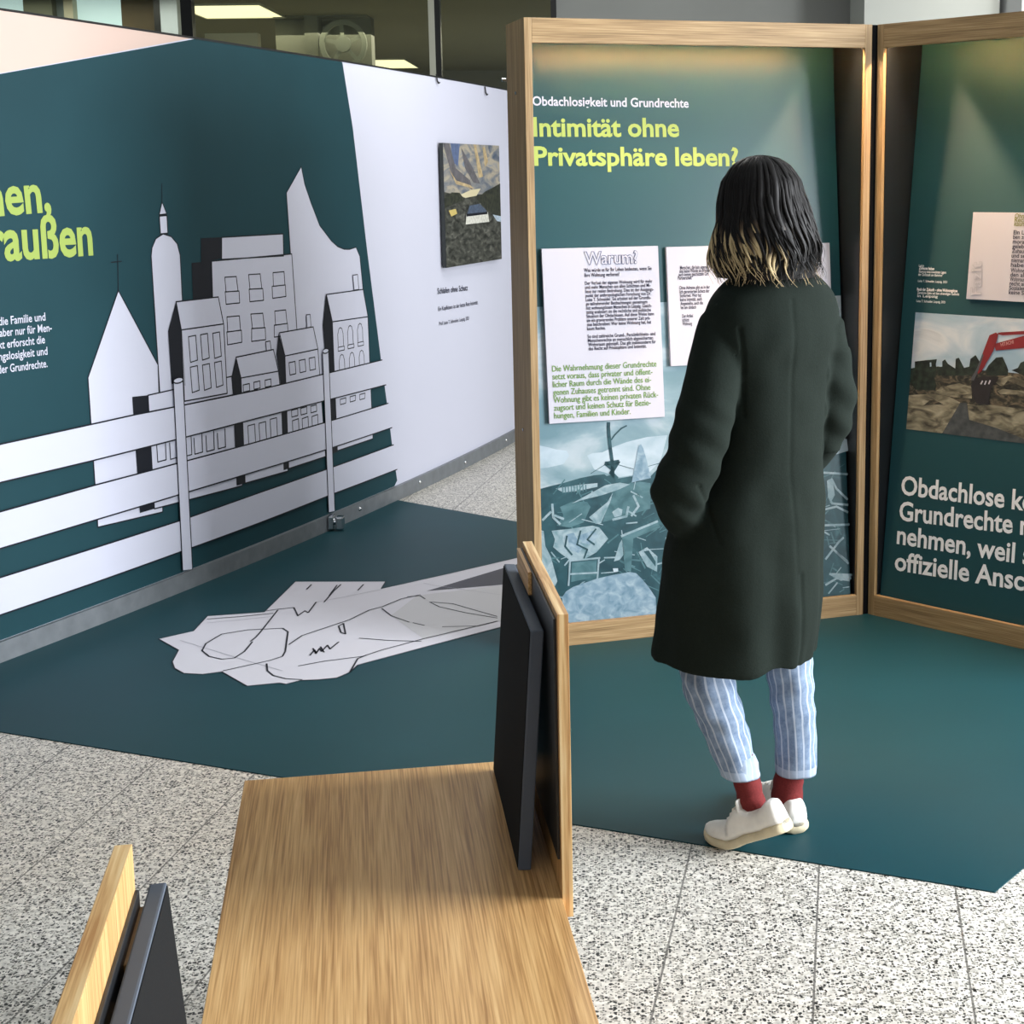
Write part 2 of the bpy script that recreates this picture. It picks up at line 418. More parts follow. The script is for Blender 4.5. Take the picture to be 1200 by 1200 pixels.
DRAWW = plain('drawing_white', (214, 212, 220), .45, .35); BAGG = plain('drawing_grey', (200, 199, 202), .45, .35); BAGD = plain('drawing_charcoal', (58, 58, 66), .45, .35)
A.poly(A_out, DRAWW, 6)
A.poly([(-0.733,5.716),(-0.442,6.071),(-0.379,6.136),(-0.361,5.822),(-0.439,5.797)], BAGD, 7)
A.poly([(-0.763,5.653),(-0.438,5.788),(-0.360,5.803),(-0.333,5.319),(-0.425,5.295),(-0.670,5.093),(-0.825,5.388)], BAGG, 7)
wl = .006
A.stroke(A_out, .004, INK, 8, True)
for s_ in ([(-1.503,5.366),(-1.386,5.394),(-1.275,5.431)],
    [(-1.270,5.079),(-1.272,4.971),(-1.289,4.902),(-1.329,4.890),(-1.381,4.923),(-1.422,4.987),(-1.430,5.067),(-1.402,5.177),(-1.321,5.224),(-1.197,5.239),(-1.169,5.195),(-1.130,4.966),(-1.128,4.913),(-1.162,4.870),(-1.293,4.768)],
    [(-1.278,5.086),(-1.271,5.131),(-1.268,5.191),(-1.266,5.473)],
    [(-1.307,5.466),(-1.274,5.482),(-1.212,5.505),(-1.174,5.394),(-1.161,5.460),(-1.143,5.434),(-1.141,5.576)],
    [(-1.214,5.760),(-1.209,5.831)], [(-1.110,5.574),(-1.101,5.732),(-1.090,5.826)], [(-1.107,5.664),(-1.104,5.817)], [(-1.007,5.737),(-0.999,5.822)],
    [(-1.134,5.044),(-1.109,5.147),(-1.055,5.221),(-0.971,5.337),(-0.919,5.459),(-0.877,5.500),(-0.819,5.606),(-0.752,5.662)],
    [(-0.874,5.478),(-0.824,5.380),(-0.747,5.296)], [(-0.731,5.287),(-0.687,5.254)],
    [(-0.702,5.557),(-0.658,5.491),(-0.553,5.410),(-0.428,5.335)], [(-0.696,5.557),(-0.613,5.532),(-0.430,5.356)],
    [(-0.618,5.235),(-0.491,5.238),(-0.425,5.295)], [(-0.898,5.109),(-0.792,5.079),(-0.675,5.063)],
    [(-1.052,4.809),(-0.975,4.856),(-0.854,4.903),(-0.798,4.971),(-0.670,5.093),(-0.425,5.295)],
    [(-0.998,5.258),(-0.986,5.289),(-0.956,5.160),(-0.976,5.180),(-0.998,5.258)],
    [(-1.036,4.920),(-1.032,4.980),(-1.019,4.944),(-1.018,4.997),(-1.004,4.961),(-0.997,5.032),(-0.980,4.988),(-0.964,5.067)],
    [(-1.041,4.998),(-1.018,4.937)], [(-1.018,5.015),(-0.994,4.953)],
    [(-1.165,4.836),(-1.146,4.763),(-1.116,4.714),(-1.067,4.680),(-1.013,4.669)],
    [(-0.869,4.737),(-0.866,4.879),(-0.844,4.913)],
    [(-0.798,5.637),(-0.750,5.648),(-0.726,5.603)]):
    A.stroke(s_, wl, INK, 8)
for s_ in ([(-1.141,5.576),(-1.026,5.660),(-0.914,5.747)], [(-1.491,5.317),(-1.266,5.390)], [(-1.531,5.107),(-1.224,4.859),(-1.095,4.761)],
    [(-0.760,5.835),(-0.717,5.800),(-0.439,5.649)]):
    A.stroke(s_, .003, PALELINE, 7.5)
A.build('printed_drawing', mat_root)
tag(mat_root, 'large teal vinyl floor mat with a white line drawing of a sleeping bag', 'floor mat')

# ================================================================== BANNER (curved in plan)
_Y = [2.5 + .01*i for i in range(951)]
bX = lambda y: -.02335*y*y + .6775*y - 4.8456
_S = [0.0]
for a_, b_ in zip(_Y[:-1], _Y[1:]): _S.append(_S[-1] + math.hypot(b_-a_, bX(b_)-bX(a_)))
def s_at(y):
    i = min(len(_Y)-2, max(0, int((y-2.5)/.01))); f = (y-_Y[i])/.01
    return _S[i]+(_S[i+1]-_S[i])*f
S0 = s_at(4.90854)
def y_at(s):
    s += S0; lo, hi = 0, len(_S)-1
    while hi-lo > 1:
        m = (lo+hi)//2
        if _S[m] <= s: lo = m
        else: hi = m
    return _Y[lo]+(s-_S[lo])/(_S[hi]-_S[lo])*.01
BASE = Vector((bX(6.6), 6.6, 0))
def bfn(s, z, n):
    y = y_at(s); t = -.04670*y + .6775; L = math.hypot(t, 1)
    return Vector((bX(y)+n/L, y-n*t/L, z)) - BASE
def ztop(s): return 2.1745-.0150*s+.0009*s*s
CUT = [-.75+.15*i for i in range(37)]
banner = empty('banner_wall', loc=BASE)
def shell(name, s0, s1, zlo, zhi, n0, n1, mats, parent):
    bm = bmesh.new(); N = 37; rows = []
    for i in range(N+1):
        s = s0+(s1-s0)*i/N
        lo = zlo(s) if callable(zlo) else zlo; hi = zhi(s) if callable(zhi) else zhi
        rows.append([bm.verts.new(bfn(s, z, n)) for z, n in ((lo, n0), (lo, n1), (hi, n1), (hi, n0))])
    for a, b in zip(rows[:-1], rows[1:]):
        for k in range(4): j = (k+1) % 4; bm.faces.new((a[k], b[k], b[j], a[j]))
    bm.faces.new(rows[0]); bm.faces.new(rows[-1][::-1])
    bmesh.ops.recalc_face_normals(bm, faces=bm.faces[:])
    return done(bm, name, mats, parent)
shell('fabric', -.32, 4.56, .07, ztop, -.012, 0, WHITE, banner)
rail = shell('base_rail', -.32, 4.60, 0, .073, -.03, .018, RAIL, banner)
shell('top_hem', -.32, 4.56, lambda s: ztop(s)-.004, lambda s: ztop(s)+.004, -.014, .002, DARK, banner)
for s, z in [(2.304,0.045),(2.967,0.046),(3.588,0.035),(4.280,0.042)]:
    bm = bmesh.new(); bmesh.ops.create_uvsphere(bm, u_segments=10, v_segments=6, radius=.011, matrix=Matrix.Translation(bfn(s, z, .019)))
    done(bm, 'rail_screw', STEEL, rail, True)
for s, z in [(3.372,2.125),(4.096,2.100)]:
    bm = bmesh.new()
    P = [bfn(s, z+.02, .006), bfn(s, z-.012, .010), bfn(s+.012, z-.024, .012), bfn(s+.03, z-.02, .010)]
    for a, b in zip(P[:-1], P[1:]):
        d = b-a; m4 = Matrix.Translation((a+b)/2) @ d.to_track_quat('Z', 'Y').to_matrix().to_4x4()
        bmesh.ops.create_cone(bm, cap_ends=True, segments=8, radius1=.004, radius2=.004, depth=d.length*1.1, matrix=m4)
    done(bm, 'hanging_hook', DARK, banner)
# chrome clamp holding the rail
q = [(2.035,0.013)][0]
bm = bmesh.new(); p0 = bfn(q[0], 0, .045)
def at(o, dx, dy, dz): return (o[0]+dx, o[1]+dy, o[2]+dz)
add_box(bm, at(p0, -.034, -.03, .012), at(p0, -.008, .03, .075), .006)
add_box(bm, at(p0, .0, -.026, .008), at(p0, .036, .026, .07), .008)
add_cyl(bm, at(p0, -.006, 0, .045), .016, .05, 'x', 16)
done(bm, 'rail_clamp', STEEL, banner)

K = .0052                                   # width of the printed outlines
A = Art()
ZB = .074
A.poly([(0.190,1.962),(1.218,2.154),(2.336,2.140)] + [(2.343,2.135),(2.417,1.844),(2.514,1.263),(2.614,0.731),(2.661,0.507),(2.701,0.289),(2.744,0.097)] + [(2.71, ZB), (-.315, ZB), (-.315, 1.868)], TEAL, 1)
A.poly([(-.315, 2.178)] + [(0.211,2.169),(0.737,2.160),(1.207,2.157),(0.190,1.964)] + [(-.315, 1.878)], PEACH, 1)
# church, tower, slim tower, block, sail-roofed hall
A.outlined([(0.495,0.911),(0.683,1.212),(0.878,0.912),(0.853,0.340),(0.493,0.359)], WHITE, K, INK, 2)
A.stroke([(0.692,1.343),(0.683,1.212)], .004, INK, 2); A.stroke([(0.654,1.316),(0.711,1.317)], .004, INK, 2)
A.outlined([(0.877,1.328),(0.885,1.359),(0.910,1.392),(0.954,1.408),(1.001,1.396),(1.035,1.367),(1.049,1.322),(1.046,1.146),(0.970,0.782),(0.879,0.795)], WHITE, K, INK, 1.8)
A.outlined([(0.938,1.476),(0.983,1.477),(0.982,1.409),(0.938,1.408)], WHITE, K, INK, 2)
A.outlined([(0.938,1.481),(0.959,1.529),(0.982,1.483)], WHITE, K*.8, INK, 2)
A.stroke([(0.964,1.598),(0.959,1.524)], .0035, INK, 2)
A.outlined([(1.809,1.552),(1.939,1.665),(1.962,1.587),(2.009,1.504),(2.074,1.403),(2.171,1.330),(2.227,1.301),(2.286,1.286),(2.338,1.283),(2.401,1.290),(2.435,1.246),(2.497,0.728),(1.842,0.711)], WHITE, K, INK, 2)
A.poly([(1.117,1.288),(1.177,1.288),(1.185,1.382),(1.320,1.380),(1.312,1.295),(1.244,1.291),(1.244,1.103),(1.111,1.107)], INK, 2.4)
A.outlined([(1.320,1.380),(1.767,1.377),(1.763,1.282),(1.312,1.291)], WHITE, K, INK, 2.6)
A.outlined([(1.244,1.288),(1.828,1.287),(1.844,0.901),(1.800,0.640),(1.218,0.688)], WHITE, K, INK, 3)
for w_ in ([(1.326,1.218),(1.405,1.216),(1.412,1.156),(1.329,1.158)], [(1.323,1.159),(1.419,1.155),(1.419,1.106),(1.325,1.108)], [(1.326,1.056),(1.412,1.053),(1.415,0.993),(1.326,0.994)], [(1.320,0.995),(1.421,0.992),(1.420,0.942),(1.320,0.942)],
           [(1.493,1.218),(1.577,1.216),(1.584,1.154),(1.497,1.157)], [(1.491,1.157),(1.591,1.153),(1.593,1.103),(1.492,1.105)], [(1.494,1.053),(1.582,1.049),(1.589,0.987),(1.501,0.991)], [(1.495,0.992),(1.595,0.986),(1.594,0.935),(1.490,0.938)],
           [(1.674,1.215),(1.760,1.214),(1.762,1.156),(1.672,1.157)], [(1.662,1.157),(1.765,1.156),(1.766,1.106),(1.662,1.106)], [(1.673,1.050),(1.759,1.048),(1.765,0.988),(1.674,0.989)], [(1.664,0.990),(1.768,0.988),(1.770,0.935),(1.660,0.939)]):
    A.stroke(w_, .0045, INK, 3.5, True)
# low fronts that pass behind the fence, back to front
def house(side, front, wall, roof=None, n=4):
    A.poly(side, INK, n)
    if front: A.outlined(front, WHITE, K, INK, n)
    if roof: A.outlined(roof, WHITE, K, INK, n+.1)
house([(0.720,0.810),(0.808,0.804),(0.804,0.363),(0.721,0.364)], [(0.808,0.804),(1.363,0.810),(1.370,0.343),(0.804,0.363)], 0, n=4)
house([(1.004,1.144),(0.947,1.035),(0.949,0.829),(1.031,0.811),(1.030,1.034)], [(1.026,1.032),(1.299,1.030),(1.298,0.744),(1.020,0.751)], 0, [(1.004,1.144),(1.273,1.142),(1.299,1.030),(1.026,1.032)], 5)
for r_ in range(2):
    for c_ in [(1.067,1.001),(1.143,1.001),(1.223,0.999)] if r_ == 0 else [(1.067,0.880),(1.145,0.879),(1.224,0.880)]:
        s, z = c_; A.stroke([(s, z), (s+.046, z+.001), (s+.049, z-.098), (s+.004, z-.102)], .0045, INK, 5.6, True)
house([(1.370,0.884),(1.333,0.806),(1.336,0.739),(1.329,0.351),(1.389,0.350),(1.398,0.795)], [(1.398,0.795),(1.677,0.789),(1.713,0.341),(1.389,0.350)], 0, [(1.370,0.885),(1.645,0.887),(1.677,0.789),(1.398,0.795)], 6)
A.outlined([(1.590,0.926),(1.623,0.926),(1.629,0.887),(1.593,0.887)], WHITE, K*.8, INK, 5.8)
house([(1.691,0.954),(1.667,0.864),(1.686,0.743),(1.679,0.351),(1.720,0.351),(1.732,0.849)], [(1.732,0.849),(2.006,0.849),(2.032,0.349),(1.720,0.351)], 0, [(1.697,0.954),(1.974,0.953),(2.006,0.849),(1.732,0.849)], 6.5)
A.outlined([(1.921,1.012),(1.953,1.011),(1.956,0.955),(1.923,0.954)], WHITE, K*.8, INK, 6.3)
house([(2.097,1.094),(2.059,0.953),(2.073,0.759),(2.094,0.350),(2.141,0.353),(2.144,0.960)], [(2.144,0.960),(2.485,0.953),(2.489,0.355),(2.141,0.357)], 0, [(2.101,1.089),(2.448,1.087),(2.485,0.953),(2.144,0.960)], 7)
A.outlined([(2.353,1.161),(2.399,1.161),(2.406,1.090),(2.360,1.090)], WHITE, K*.8, INK, 6.8)
for p in [(1.760,0.816),(1.843,0.816),(1.926,0.816)]: s, z = p; A.stroke([(s, z), (s+.05, z), (s+.052, z-.055), (s+.004, z-.055)], .0045, INK, 7.2, True)
for p in [(1.410,0.764),(1.487,0.765),(1.570,0.763)]: s, z = p; A.stroke([(s, z), (s+.045, z), (s+.045, z-.03), (s, z-.03)], .0045, INK, 6.6, True)
def arch(s, z, h):
    A.stroke([(s, z-h), (s, z-.03), (s+.012, z-.006), (s+.026, z), (s+.04, z-.006), (s+.05, z-.03), (s+.05, z-h)], .004, INK, 7.6)
for p in [(2.187,0.927),(2.280,0.928),(2.376,0.929)]: arch(p[0], p[1], .085); s, z = p; A.stroke([(s-.002, z-.09), (s+.056, z-.09), (s+.056, z-.108), (s-.002, z-.108)], .004, INK, 7.6, True)
for p in [(2.190,0.801),(2.286,0.800),(2.382,0.799)]: arch(p[0], p[1], .085)
# windows showing between the slats
for p in [(0.839,0.605),(0.915,0.602),(0.996,0.598),(1.065,0.596),(1.142,0.593),(1.218,0.591)]: s, z = p; A.stroke([(s, z), (s, z-.065), (s+.05, z-.065), (s+.052, z+.01)], .0045, INK, 5.6)
for p in [(1.428,0.588),(1.510,0.586),(1.594,0.590)]: s, z = p; A.stroke([(s, z), (s+.05, z), (s+.05, z-.08), (s, z-.08)], .0045, INK, 6.7, True)
for p in [(1.763,0.604),(1.839,0.602),(1.922,0.599)]: s, z = p; A.stroke([(s, z), (s+.05, z), (s+.05, z-.03), (s, z-.03)], .0045, INK, 7.2, True)
for p in [(1.766,0.557),(1.846,0.554),(1.929,0.551)]: s, z = p; A.stroke([(s, z-.06), (s, z), (s+.05, z+.002), (s+.05, z-.055)], .0045, INK, 7.2)
for p in [(2.185,0.593),(2.278,0.592),(2.373,0.589)]: s, z = p; A.stroke([(s, z), (s+.055, z), (s+.05, z-.025), (s, z-.025)], .0045, INK, 7.6, True)
# fence slats and posts
def slat(top, bot, n=9):
    A.poly(top + bot[::-1], WHITE, n)
    A.stroke(top, K*1.1, INK, n+.4); A.stroke(bot, K*1.1, INK, n+.4)
slat([(-.315, .727)] + [(0.067,0.741),(0.718,0.742),(1.509,0.729),(2.026,0.730),(2.614,0.728)], [(-.315, .585)] + [(0.054,0.612),(0.495,0.609),(0.954,0.609),(1.499,0.610),(2.030,0.607),(2.645,0.600)])
slat([(-.315, .505)] + [(0.044,0.514),(0.491,0.518),(0.946,0.515),(1.490,0.510),(2.022,0.507),(2.664,0.505)], [(-.315, .378)] + [(0.032,0.389),(0.483,0.390),(1.019,0.389),(1.480,0.386),(2.034,0.380),(2.693,0.377)])
slat([(-.315, .291)] + [(0.022,0.291),(0.446,0.289),(0.951,0.286),(1.471,0.290),(2.104,0.289),(2.705,0.288)], [(-.315, .162)] + [(0.009,0.163),(0.434,0.161),(0.945,0.161),(1.460,0.160),(2.094,0.163),(2.734,0.156)])
A.stroke([(0.802,0.740),(1.510,0.731)], K, INK, 9.4)
for pa in ([(0.953,0.835),(1.012,0.828),(1.003,0.075),(0.942,0.085)], [(2.040,0.830),(2.092,0.826),(2.089,0.080),(2.033,0.087)]):
    A.poly(pa, WHITE, 11); A.stroke([pa[0], pa[3]], K, INK, 11.5); A.stroke([pa[1], pa[2]], K, INK, 11.5)
    c_ = ((pa[0][0]+pa[1][0])/2, pa[0][1]+.004); hw = (pa[1][0]-pa[0][0])/2
    el = [(c_[0]+hw*1.02*cos(2*pi*i/14), c_[1]+.011*sin(2*pi*i/14)) for i in range(14)]
    A.outlined(el, WHITE, K, INK, 12)
A.build('printed_skyline', banner, bfn, CUT)
A = Art()
T = lambda body, pts, cap, m, bold: A.text(body, pts[0], pts[1], cap, m, 3, bold)
T('nen,', [(0.085,1.500),(0.374,1.510)], .131, LIME, .026)
T('raußen', [(0.085,1.353),(0.564,1.351)], .140, LIME, .026)
A.build('heading_lettering', banner, bfn, CUT)
A = Art()
T('die Familie und', [(0.099,1.137),(0.309,1.135)], .027, WHITE, .012)
T('aber nur für Men-', [(0.099,1.099),(0.335,1.095)], .027, WHITE, .012)
T('kt erforscht die', [(0.092,1.059),(0.299,1.057)], .027, WHITE, .012)
T('ngslosigkeit und', [(0.088,1.020),(0.307,1.016)], .027, WHITE, .012)
T('der Grundrechte.', [(0.080,0.977),(0.303,0.973)], .027, WHITE, .012)
A.build('body_lettering', banner, bfn, CUT)
A = Art()
T('Schlafen ohne Schutz', [(3.309,0.999),(3.744,0.987)], .031, NAVY, .01)
T('Ein Kopfkissen ist der letzte Rest Intimität.', [(3.313,0.908),(3.900,0.896)], .022, NAVY, .008)
T('Prof. Luisa T. Schneider, Leipzig, 2021', [(3.319,0.830),(3.751,0.821)], .019, NAVY, .008)
A.build('caption_lettering', banner, bfn, CUT)
tag(banner, 'long curved teal and white banner wall printed with a city skyline behind a fence', 'banner')

# ---- photograph on a board that stands off the banner's white end
C4 = [(3.364,1.792),(4.236,1.787),(4.192,1.130),(3.313,1.135)]
s0, s1 = C4[0][0], C4[1][0]; z1 = C4[0][1]; z0 = C4[3][1]
PB0 = bfn((s0+s1)/2, 0, .03) + BASE
yy = y_at((s0+s1)/2); tt = Vector((-.0467*yy+.6775, 1, 0)).normalized()
fr = frame((PB0.x, PB0.y, (z0+z1)/2), tt, (0, 0, 1))
photo = empty('photo_board', fr)
hw, hh = (s1-s0)/2, (z1-z0)/2
box('board', (-hw, -hh, -.022), (hw, hh, 0), plain('board_dark', (40, 44, 44), .5), photo, .001)
A = Art(.0005)
def U(x, y): return (-hw+2*hw*x, hh-2*hh*y)       # picture coordinates, origin at the top left
PS = ramp_noise('photo_stormy_sky', [(.3, (70, 84, 104)), (.45, (120, 124, 128)), (.6, (172, 162, 142)), (.75, (110, 128, 150))], (5, 14, 5), 1, 5, 1.2)
PG = ramp_noise('photo_gravel', [(.35, (30, 32, 28)), (.5, (62, 64, 58)), (.62, (84, 85, 78)), (.75, (122, 122, 114))], (16, 40, 20), 1, 8, .6)
PH = ramp_noise('photo_hedge', [(.35, (24, 28, 24)), (.65, (58, 62, 48))], (40, 40, 40), 1, 6)
A.poly([U(0, 0), U(1, 0), U(1, .42), U(0, .42)], PS, 1)
A.poly([U(0, .39), U(.3, .43), U(.6, .43), U(1, .36), U(1, 1), U(0, 1)], PG, 2)
A.poly([U(0, .44), U(.12, .395), U(.25, .4), U(.34, .46), U(.1, .5), U(0, .52)], PH, 3)
A.poly([U(.55, .46), U(.7, .40), U(.88, .36), U(1, .33), U(1, .66), U(.86, .6), U(.72, .55)], PH, 3)
A.poly([U(.25, .42), U(.45, .38), U(.63, .37), U(.55, .43), U(.35, .445)], plain('photo_glow', (206, 196, 160), .6), 2.5)
A.poly([U(.12, 0), U(.28, 0), U(.24, .18), U(.17, .16)], plain('photo_blue', (84, 100, 134), .6, var=.3, scale=30), 2)
for pg in ([(.52, .0), (.56, .0), (.68, .27), (.6, .28)], [(.68, .02), (.73, .02), (.78, .14), (.72, .19)], [(.08, .2), (.2, .3), (.44, .34), (.5, .37), (.2, .33)]):
    A.poly([U(*q) for q in pg], plain('photo_cloud_gold', (178, 158, 120), .6, var=.3, scale=30), 3)
for pg in ([(0, .0), (.14, .28), (.48, .38), (.44, .3), (.2, .2), (.1, 0)], [(.3, .03), (.5, .2), (.62, .33), (.5, .32), (.36, .2)]):
    A.poly([U(*q) for q in pg], plain('photo_cloud_grey', (94, 92, 96), .6, var=.3, scale=25), 2.6)
A.poly([U(.36, .58), U(.75, .575), U(.77, .66), U(.34, .665)], plain('photo_tent_side', (206, 206, 196), .6, var=.2, scale=60), 4)
A.poly([U(.42, .51), U(.6, .5), U(.72, .56), U(.73, .58), U(.36, .595)], plain('photo_tent_roof', (70, 84, 104), .6, var=.3, scale=60), 4)
A.poly([U(.36, .578), U(.74, .572), U(.74, .592), U(.36, .6)], INK, 4.5)
A.poly([U(.06, .54), U(.18, .53), U(.2, .57), U(.1, .59)], plain('photo_yellow', (196, 176, 104), .6), 4)
A.poly([U(.84, .6), U(1, .62), U(1, .67), U(.92, .66)], plain('photo_pale', (170, 186, 200), .6, var=.3, scale=80), 4)
A.build('photograph', photo)
tag(photo, 'photograph board of a stormy sky over gravel on the white banner end', 'photo')

# ================================================================== DISPLAY FRAMES
FW0, FW1, FH, FD, RAILH, POST = -.12, 1.12, 2.112, .25, .079, .026
def led_frame(M, label, group_sides):
    t = empty('display_frame', M)                     # local x along the front, y into the depth, z up
    x0, x1 = FW0, FW1
    def part(name, boxes, mat, bev=.0015, parent=t):
        bm = bmesh.new()
        for lo, hi in boxes: add_box(bm, lo, hi, bev)
        return done(bm, name, mat, parent)
    lp = part('side_post', [((x0, 0, 0), (x0+POST, FD, FH))], FOAKZ)
    part('side_post', [((x1-POST, 0, 0), (x1, FD, FH))], FOAKZ)
    part('top_rail', [((x0+POST, 0, FH-RAILH), (x1-POST, .02, FH))], FOAKX)
    part('bottom_rail', [((x0+POST, 0, 0), (x1-POST, .02, RAILH))], FOAKX)
    part('top_board', [((x0+POST, .02, FH-.012), (x1-POST, FD, FH))], FOAKX)
    part('back_board', [((x0+POST, FD-.012, 0), (x1-POST, FD, FH-.012))], BLACKBOX)
    part('side_lining', [((x0+POST, .018, RAILH), (x0+POST+.003, FD-.012, FH-.012))], BLACKBOX, 0)
    part('side_lining', [((x1-POST-.003, .018, RAILH), (x1-POST, FD-.012, FH-.012))], BLACKBOX, 0)
    part('led_strip', [((x0+.12, .060, FH-.024), (x1-.12, .064, FH-.0135))], LED, 0)
    part('led_profile', [((x0+POST+.004, .0645, FH-.034), (x1-POST-.004, .070, FH-.0125)), ((x0+.11, .052, FH-.0135), (x1-.11, .0645, FH-.0125)), ((x0+.108, .050, FH-.034), (x0+.119, .0645, FH-.0125)), ((x1-.119, .050, FH-.034), (x1-.108, .0645, FH-.0125))], RAIL, 0)
    for z in (.25, .75, 1.88):
        bm = bmesh.new(); add_cyl(bm, (x0-.001, .12, z), .006, .004, 'x', 12); done(bm, 'screw', STEEL, lp)
    return t
O3 = lambda v: (v[0], v[1], 0)
a0, da = Vector((-.1508, 4.9998, 0)), Vector((.9551, .2962, 0)); na = Vector((-da.y, da.x, 0))
c0, dc = Vector((.9467, 5.33, 0)), Vector((.7202, -.6938, 0)); nb = Vector((-dc.y, dc.x, 0))
def mframe(O, x, y): return Matrix(((x.x, y.x, 0, O.x), (x.y, y.y, 0, O.y), (0, 0, 1, O.z), (0, 0, 0, 1)))
MA = mframe(a0, da, na); MB = mframe(c0 + dc*(.012-FW0-.024), dc, nb)
frA = led_frame(MA, '', 0)
tag(frA, 'oak-edged display frame with the heading Intimität ohne Privatsphäre leben, behind the woman', 'display frame')
frB = led_frame(MB, '', 0)
tag(frB, 'oak-edged display frame at the right edge with the excavator photograph', 'display frame')
JP = [(FW1+.0012, .004), (FW1+.0165, .004), (FW1+.030, .010), (FW1+.095, .046), (FW1+.0012, .11)]
bm = bmesh.new(); lo_ = [bm.verts.new((x, y, 0)) for x, y in JP]; hi_ = [bm.verts.new((x, y, FH-.001)) for x, y in JP]
bm.faces.new(lo_[::-1]); bm.faces.new(hi_)
for i in range(5): bm.faces.new((lo_[i], lo_[(i+1) % 5], hi_[(i+1) % 5], hi_[i]))
bmesh.ops.recalc_face_normals(bm, faces=bm.faces[:]); done(bm, 'joint_profile', GAP, frA)
# pins on the outer side of the left frame
for y, z in ((.262, 1.93),):
    bm = bmesh.new(); add_cyl(bm, (FW0-.004, y-.02, z), .006, .03, 'x', 10); done(bm, 'locating_pin', STEEL, frA)

def slanted(O, x, n):
    up = (Vector((0, 0, 1)) + n*.104).normalized()
    return frame(O + n*.02, x, up)
SA, SB = slanted(a0, da, na), slanted(c0, dc, nb)
def put(o, parent, M):                              # child placed by its world matrix
    o.parent = parent; o.matrix_parent_inverse = parent.matrix_basis.inverted(); o.matrix_basis = M
    return o
XL, XR, VB, VT = FW0+POST+.005, FW1-POST-.012, .052, 2.085
XLb, XRb = .022, 1.20

# -------- print of the left frame
bm = bmesh.new(); add_box(bm, (XL, VB, -.006), (XR, VT, 0))
prA = put(done(bm, 'print_panel', TEALGLOSS), frA, SA)
A = Art()
T = lambda body, pts, cap, m, bold, n=2: A.text(body, pts[0], pts[1], cap, m, n, bold)
T('Obdachlosigkeit und Grundrechte', [(-0.042,1.855),(0.521,1.849)], .030, WHITE, .020)
A.build('subheading_lettering', prA); A = Art()
T('Intimität ohne', [(-0.044,1.752),(0.482,1.749)], .062, LIMEY, .026); A.build('heading_lettering', prA); A = Art()
T('Privatsphäre leben?', [(-0.045,1.654),(0.700,1.646)], .062, LIMEY, .026)
A.build('heading_lettering', prA)
# -------- tinted photograph along the lower half
A = Art(.0005)
DSKY = ramp_noise('tint_sky', [(.36, (104, 134, 144)), (.48, (129, 153, 163)), (.56, (163, 177, 185)), (.7, (184, 192, 199))], (3.2, 7, 5), 1, 6, .5, .35)
DARKT = ramp_noise('tint_dark', [(.3, (20, 56, 66)), (.6, (36, 75, 84)), (.75, (61, 101, 110))], (14, 14, 14), 1, 7, .8, .35)
MIDT = ramp_noise('tint_mid', [(.3, (46, 84, 92)), (.65, (79, 115, 123))], (14, 20, 14), 1, 6, 1.0, .35)
PALET = ramp_noise('tint_pale', [(.3, (101, 132, 141)), (.6, (147, 166, 175)), (.75, (103, 130, 141))], (22, 22, 22), 1, 6, 1.2, .35)
STONE = ramp_noise('tint_stone', [(.25, (86, 118, 137)), (.5, (120, 146, 163)), (.72, (151, 170, 182))], (30, 34, 30), 1, 8, 1.0, .35)
PTOP = [(0.157,1.174)][0][1]
A.poly([(XL, VB), (XR, VB), (XR, PTOP), (XL, PTOP)], DSKY, 1)
HZ = [(-0.079,0.550),(-0.048,0.556),(-0.030,0.559),(0.007,0.565),(0.069,0.578),(0.119,0.584),(0.156,0.585),(0.174,0.571),(0.211,0.567),(0.249,0.571),(0.325,0.566),(0.351,0.589),(0.364,0.609)]
A.poly([(XL, VB)] + [(XL, HZ[0][1])] + HZ + [(.25, HZ[-1][1]-.02), (.5, HZ[-1][1]+.03), (.7, HZ[-1][1]-.05)] + [(0.976,0.615),(1.062,0.615)] + [(XR, .62), (XR, VB)], DARKT, 2)
P5 = lambda m, pts, n=3: A.poly(pts, m, n)
PALEC = ramp_noise('tint_cloud', [(.3, (150, 170, 182)), (.7, (180, 194, 204))], (9, 14, 9), 1, 5, .6)
P5(PALEC, [(-0.072,0.700),(-0.042,0.692),(-0.012,0.682),(0.024,0.676),(0.033,0.658),(0.010,0.630),(-0.045,0.622),(-0.076,0.621)], 1.5)
P5(PALEC, [(0.097,0.654),(0.116,0.661),(0.153,0.662),(0.191,0.677),(0.242,0.692),(0.318,0.705),(0.394,0.707),(0.365,0.618),(0.319,0.579),(0.211,0.571),(0.120,0.605)], 1.5)
P5(MIDT, [(-0.076,0.741),(-0.040,0.733),(0.033,0.741),(0.125,0.717),(0.167,0.685),(0.074,0.679),(-0.005,0.699),(-0.077,0.715)], 1.3) if False else None
P5(PALET, [(-0.021,0.548),(0.068,0.555),(0.130,0.556),(0.129,0.543),(0.061,0.534),(0.006,0.532)])
for k in range(9):
    x = 150+k*23; P5(MIDT, [(-0.075,0.765),(-0.070,0.765),(-0.071,0.751),(-0.076,0.751)] and [(XL+.09+k*.0105, HZ[3][1]-.035), (XL+.094+k*.0105, HZ[3][1]-.035), (XL+.094+k*.0105, HZ[3][1]-.012), (XL+.09+k*.0105, HZ[3][1]-.012)], 3.5)
P5(PALET, [(0.034,0.492),(0.097,0.520),(0.160,0.547),(0.211,0.552),(0.248,0.543),(0.203,0.527),(0.146,0.513),(0.072,0.501)], 4)
P5(STONE, [(0.254,0.549),(0.267,0.601),(0.278,0.648),(0.286,0.677),(0.294,0.682),(0.302,0.667),(0.314,0.621),(0.326,0.560),(0.312,0.558)], 4)
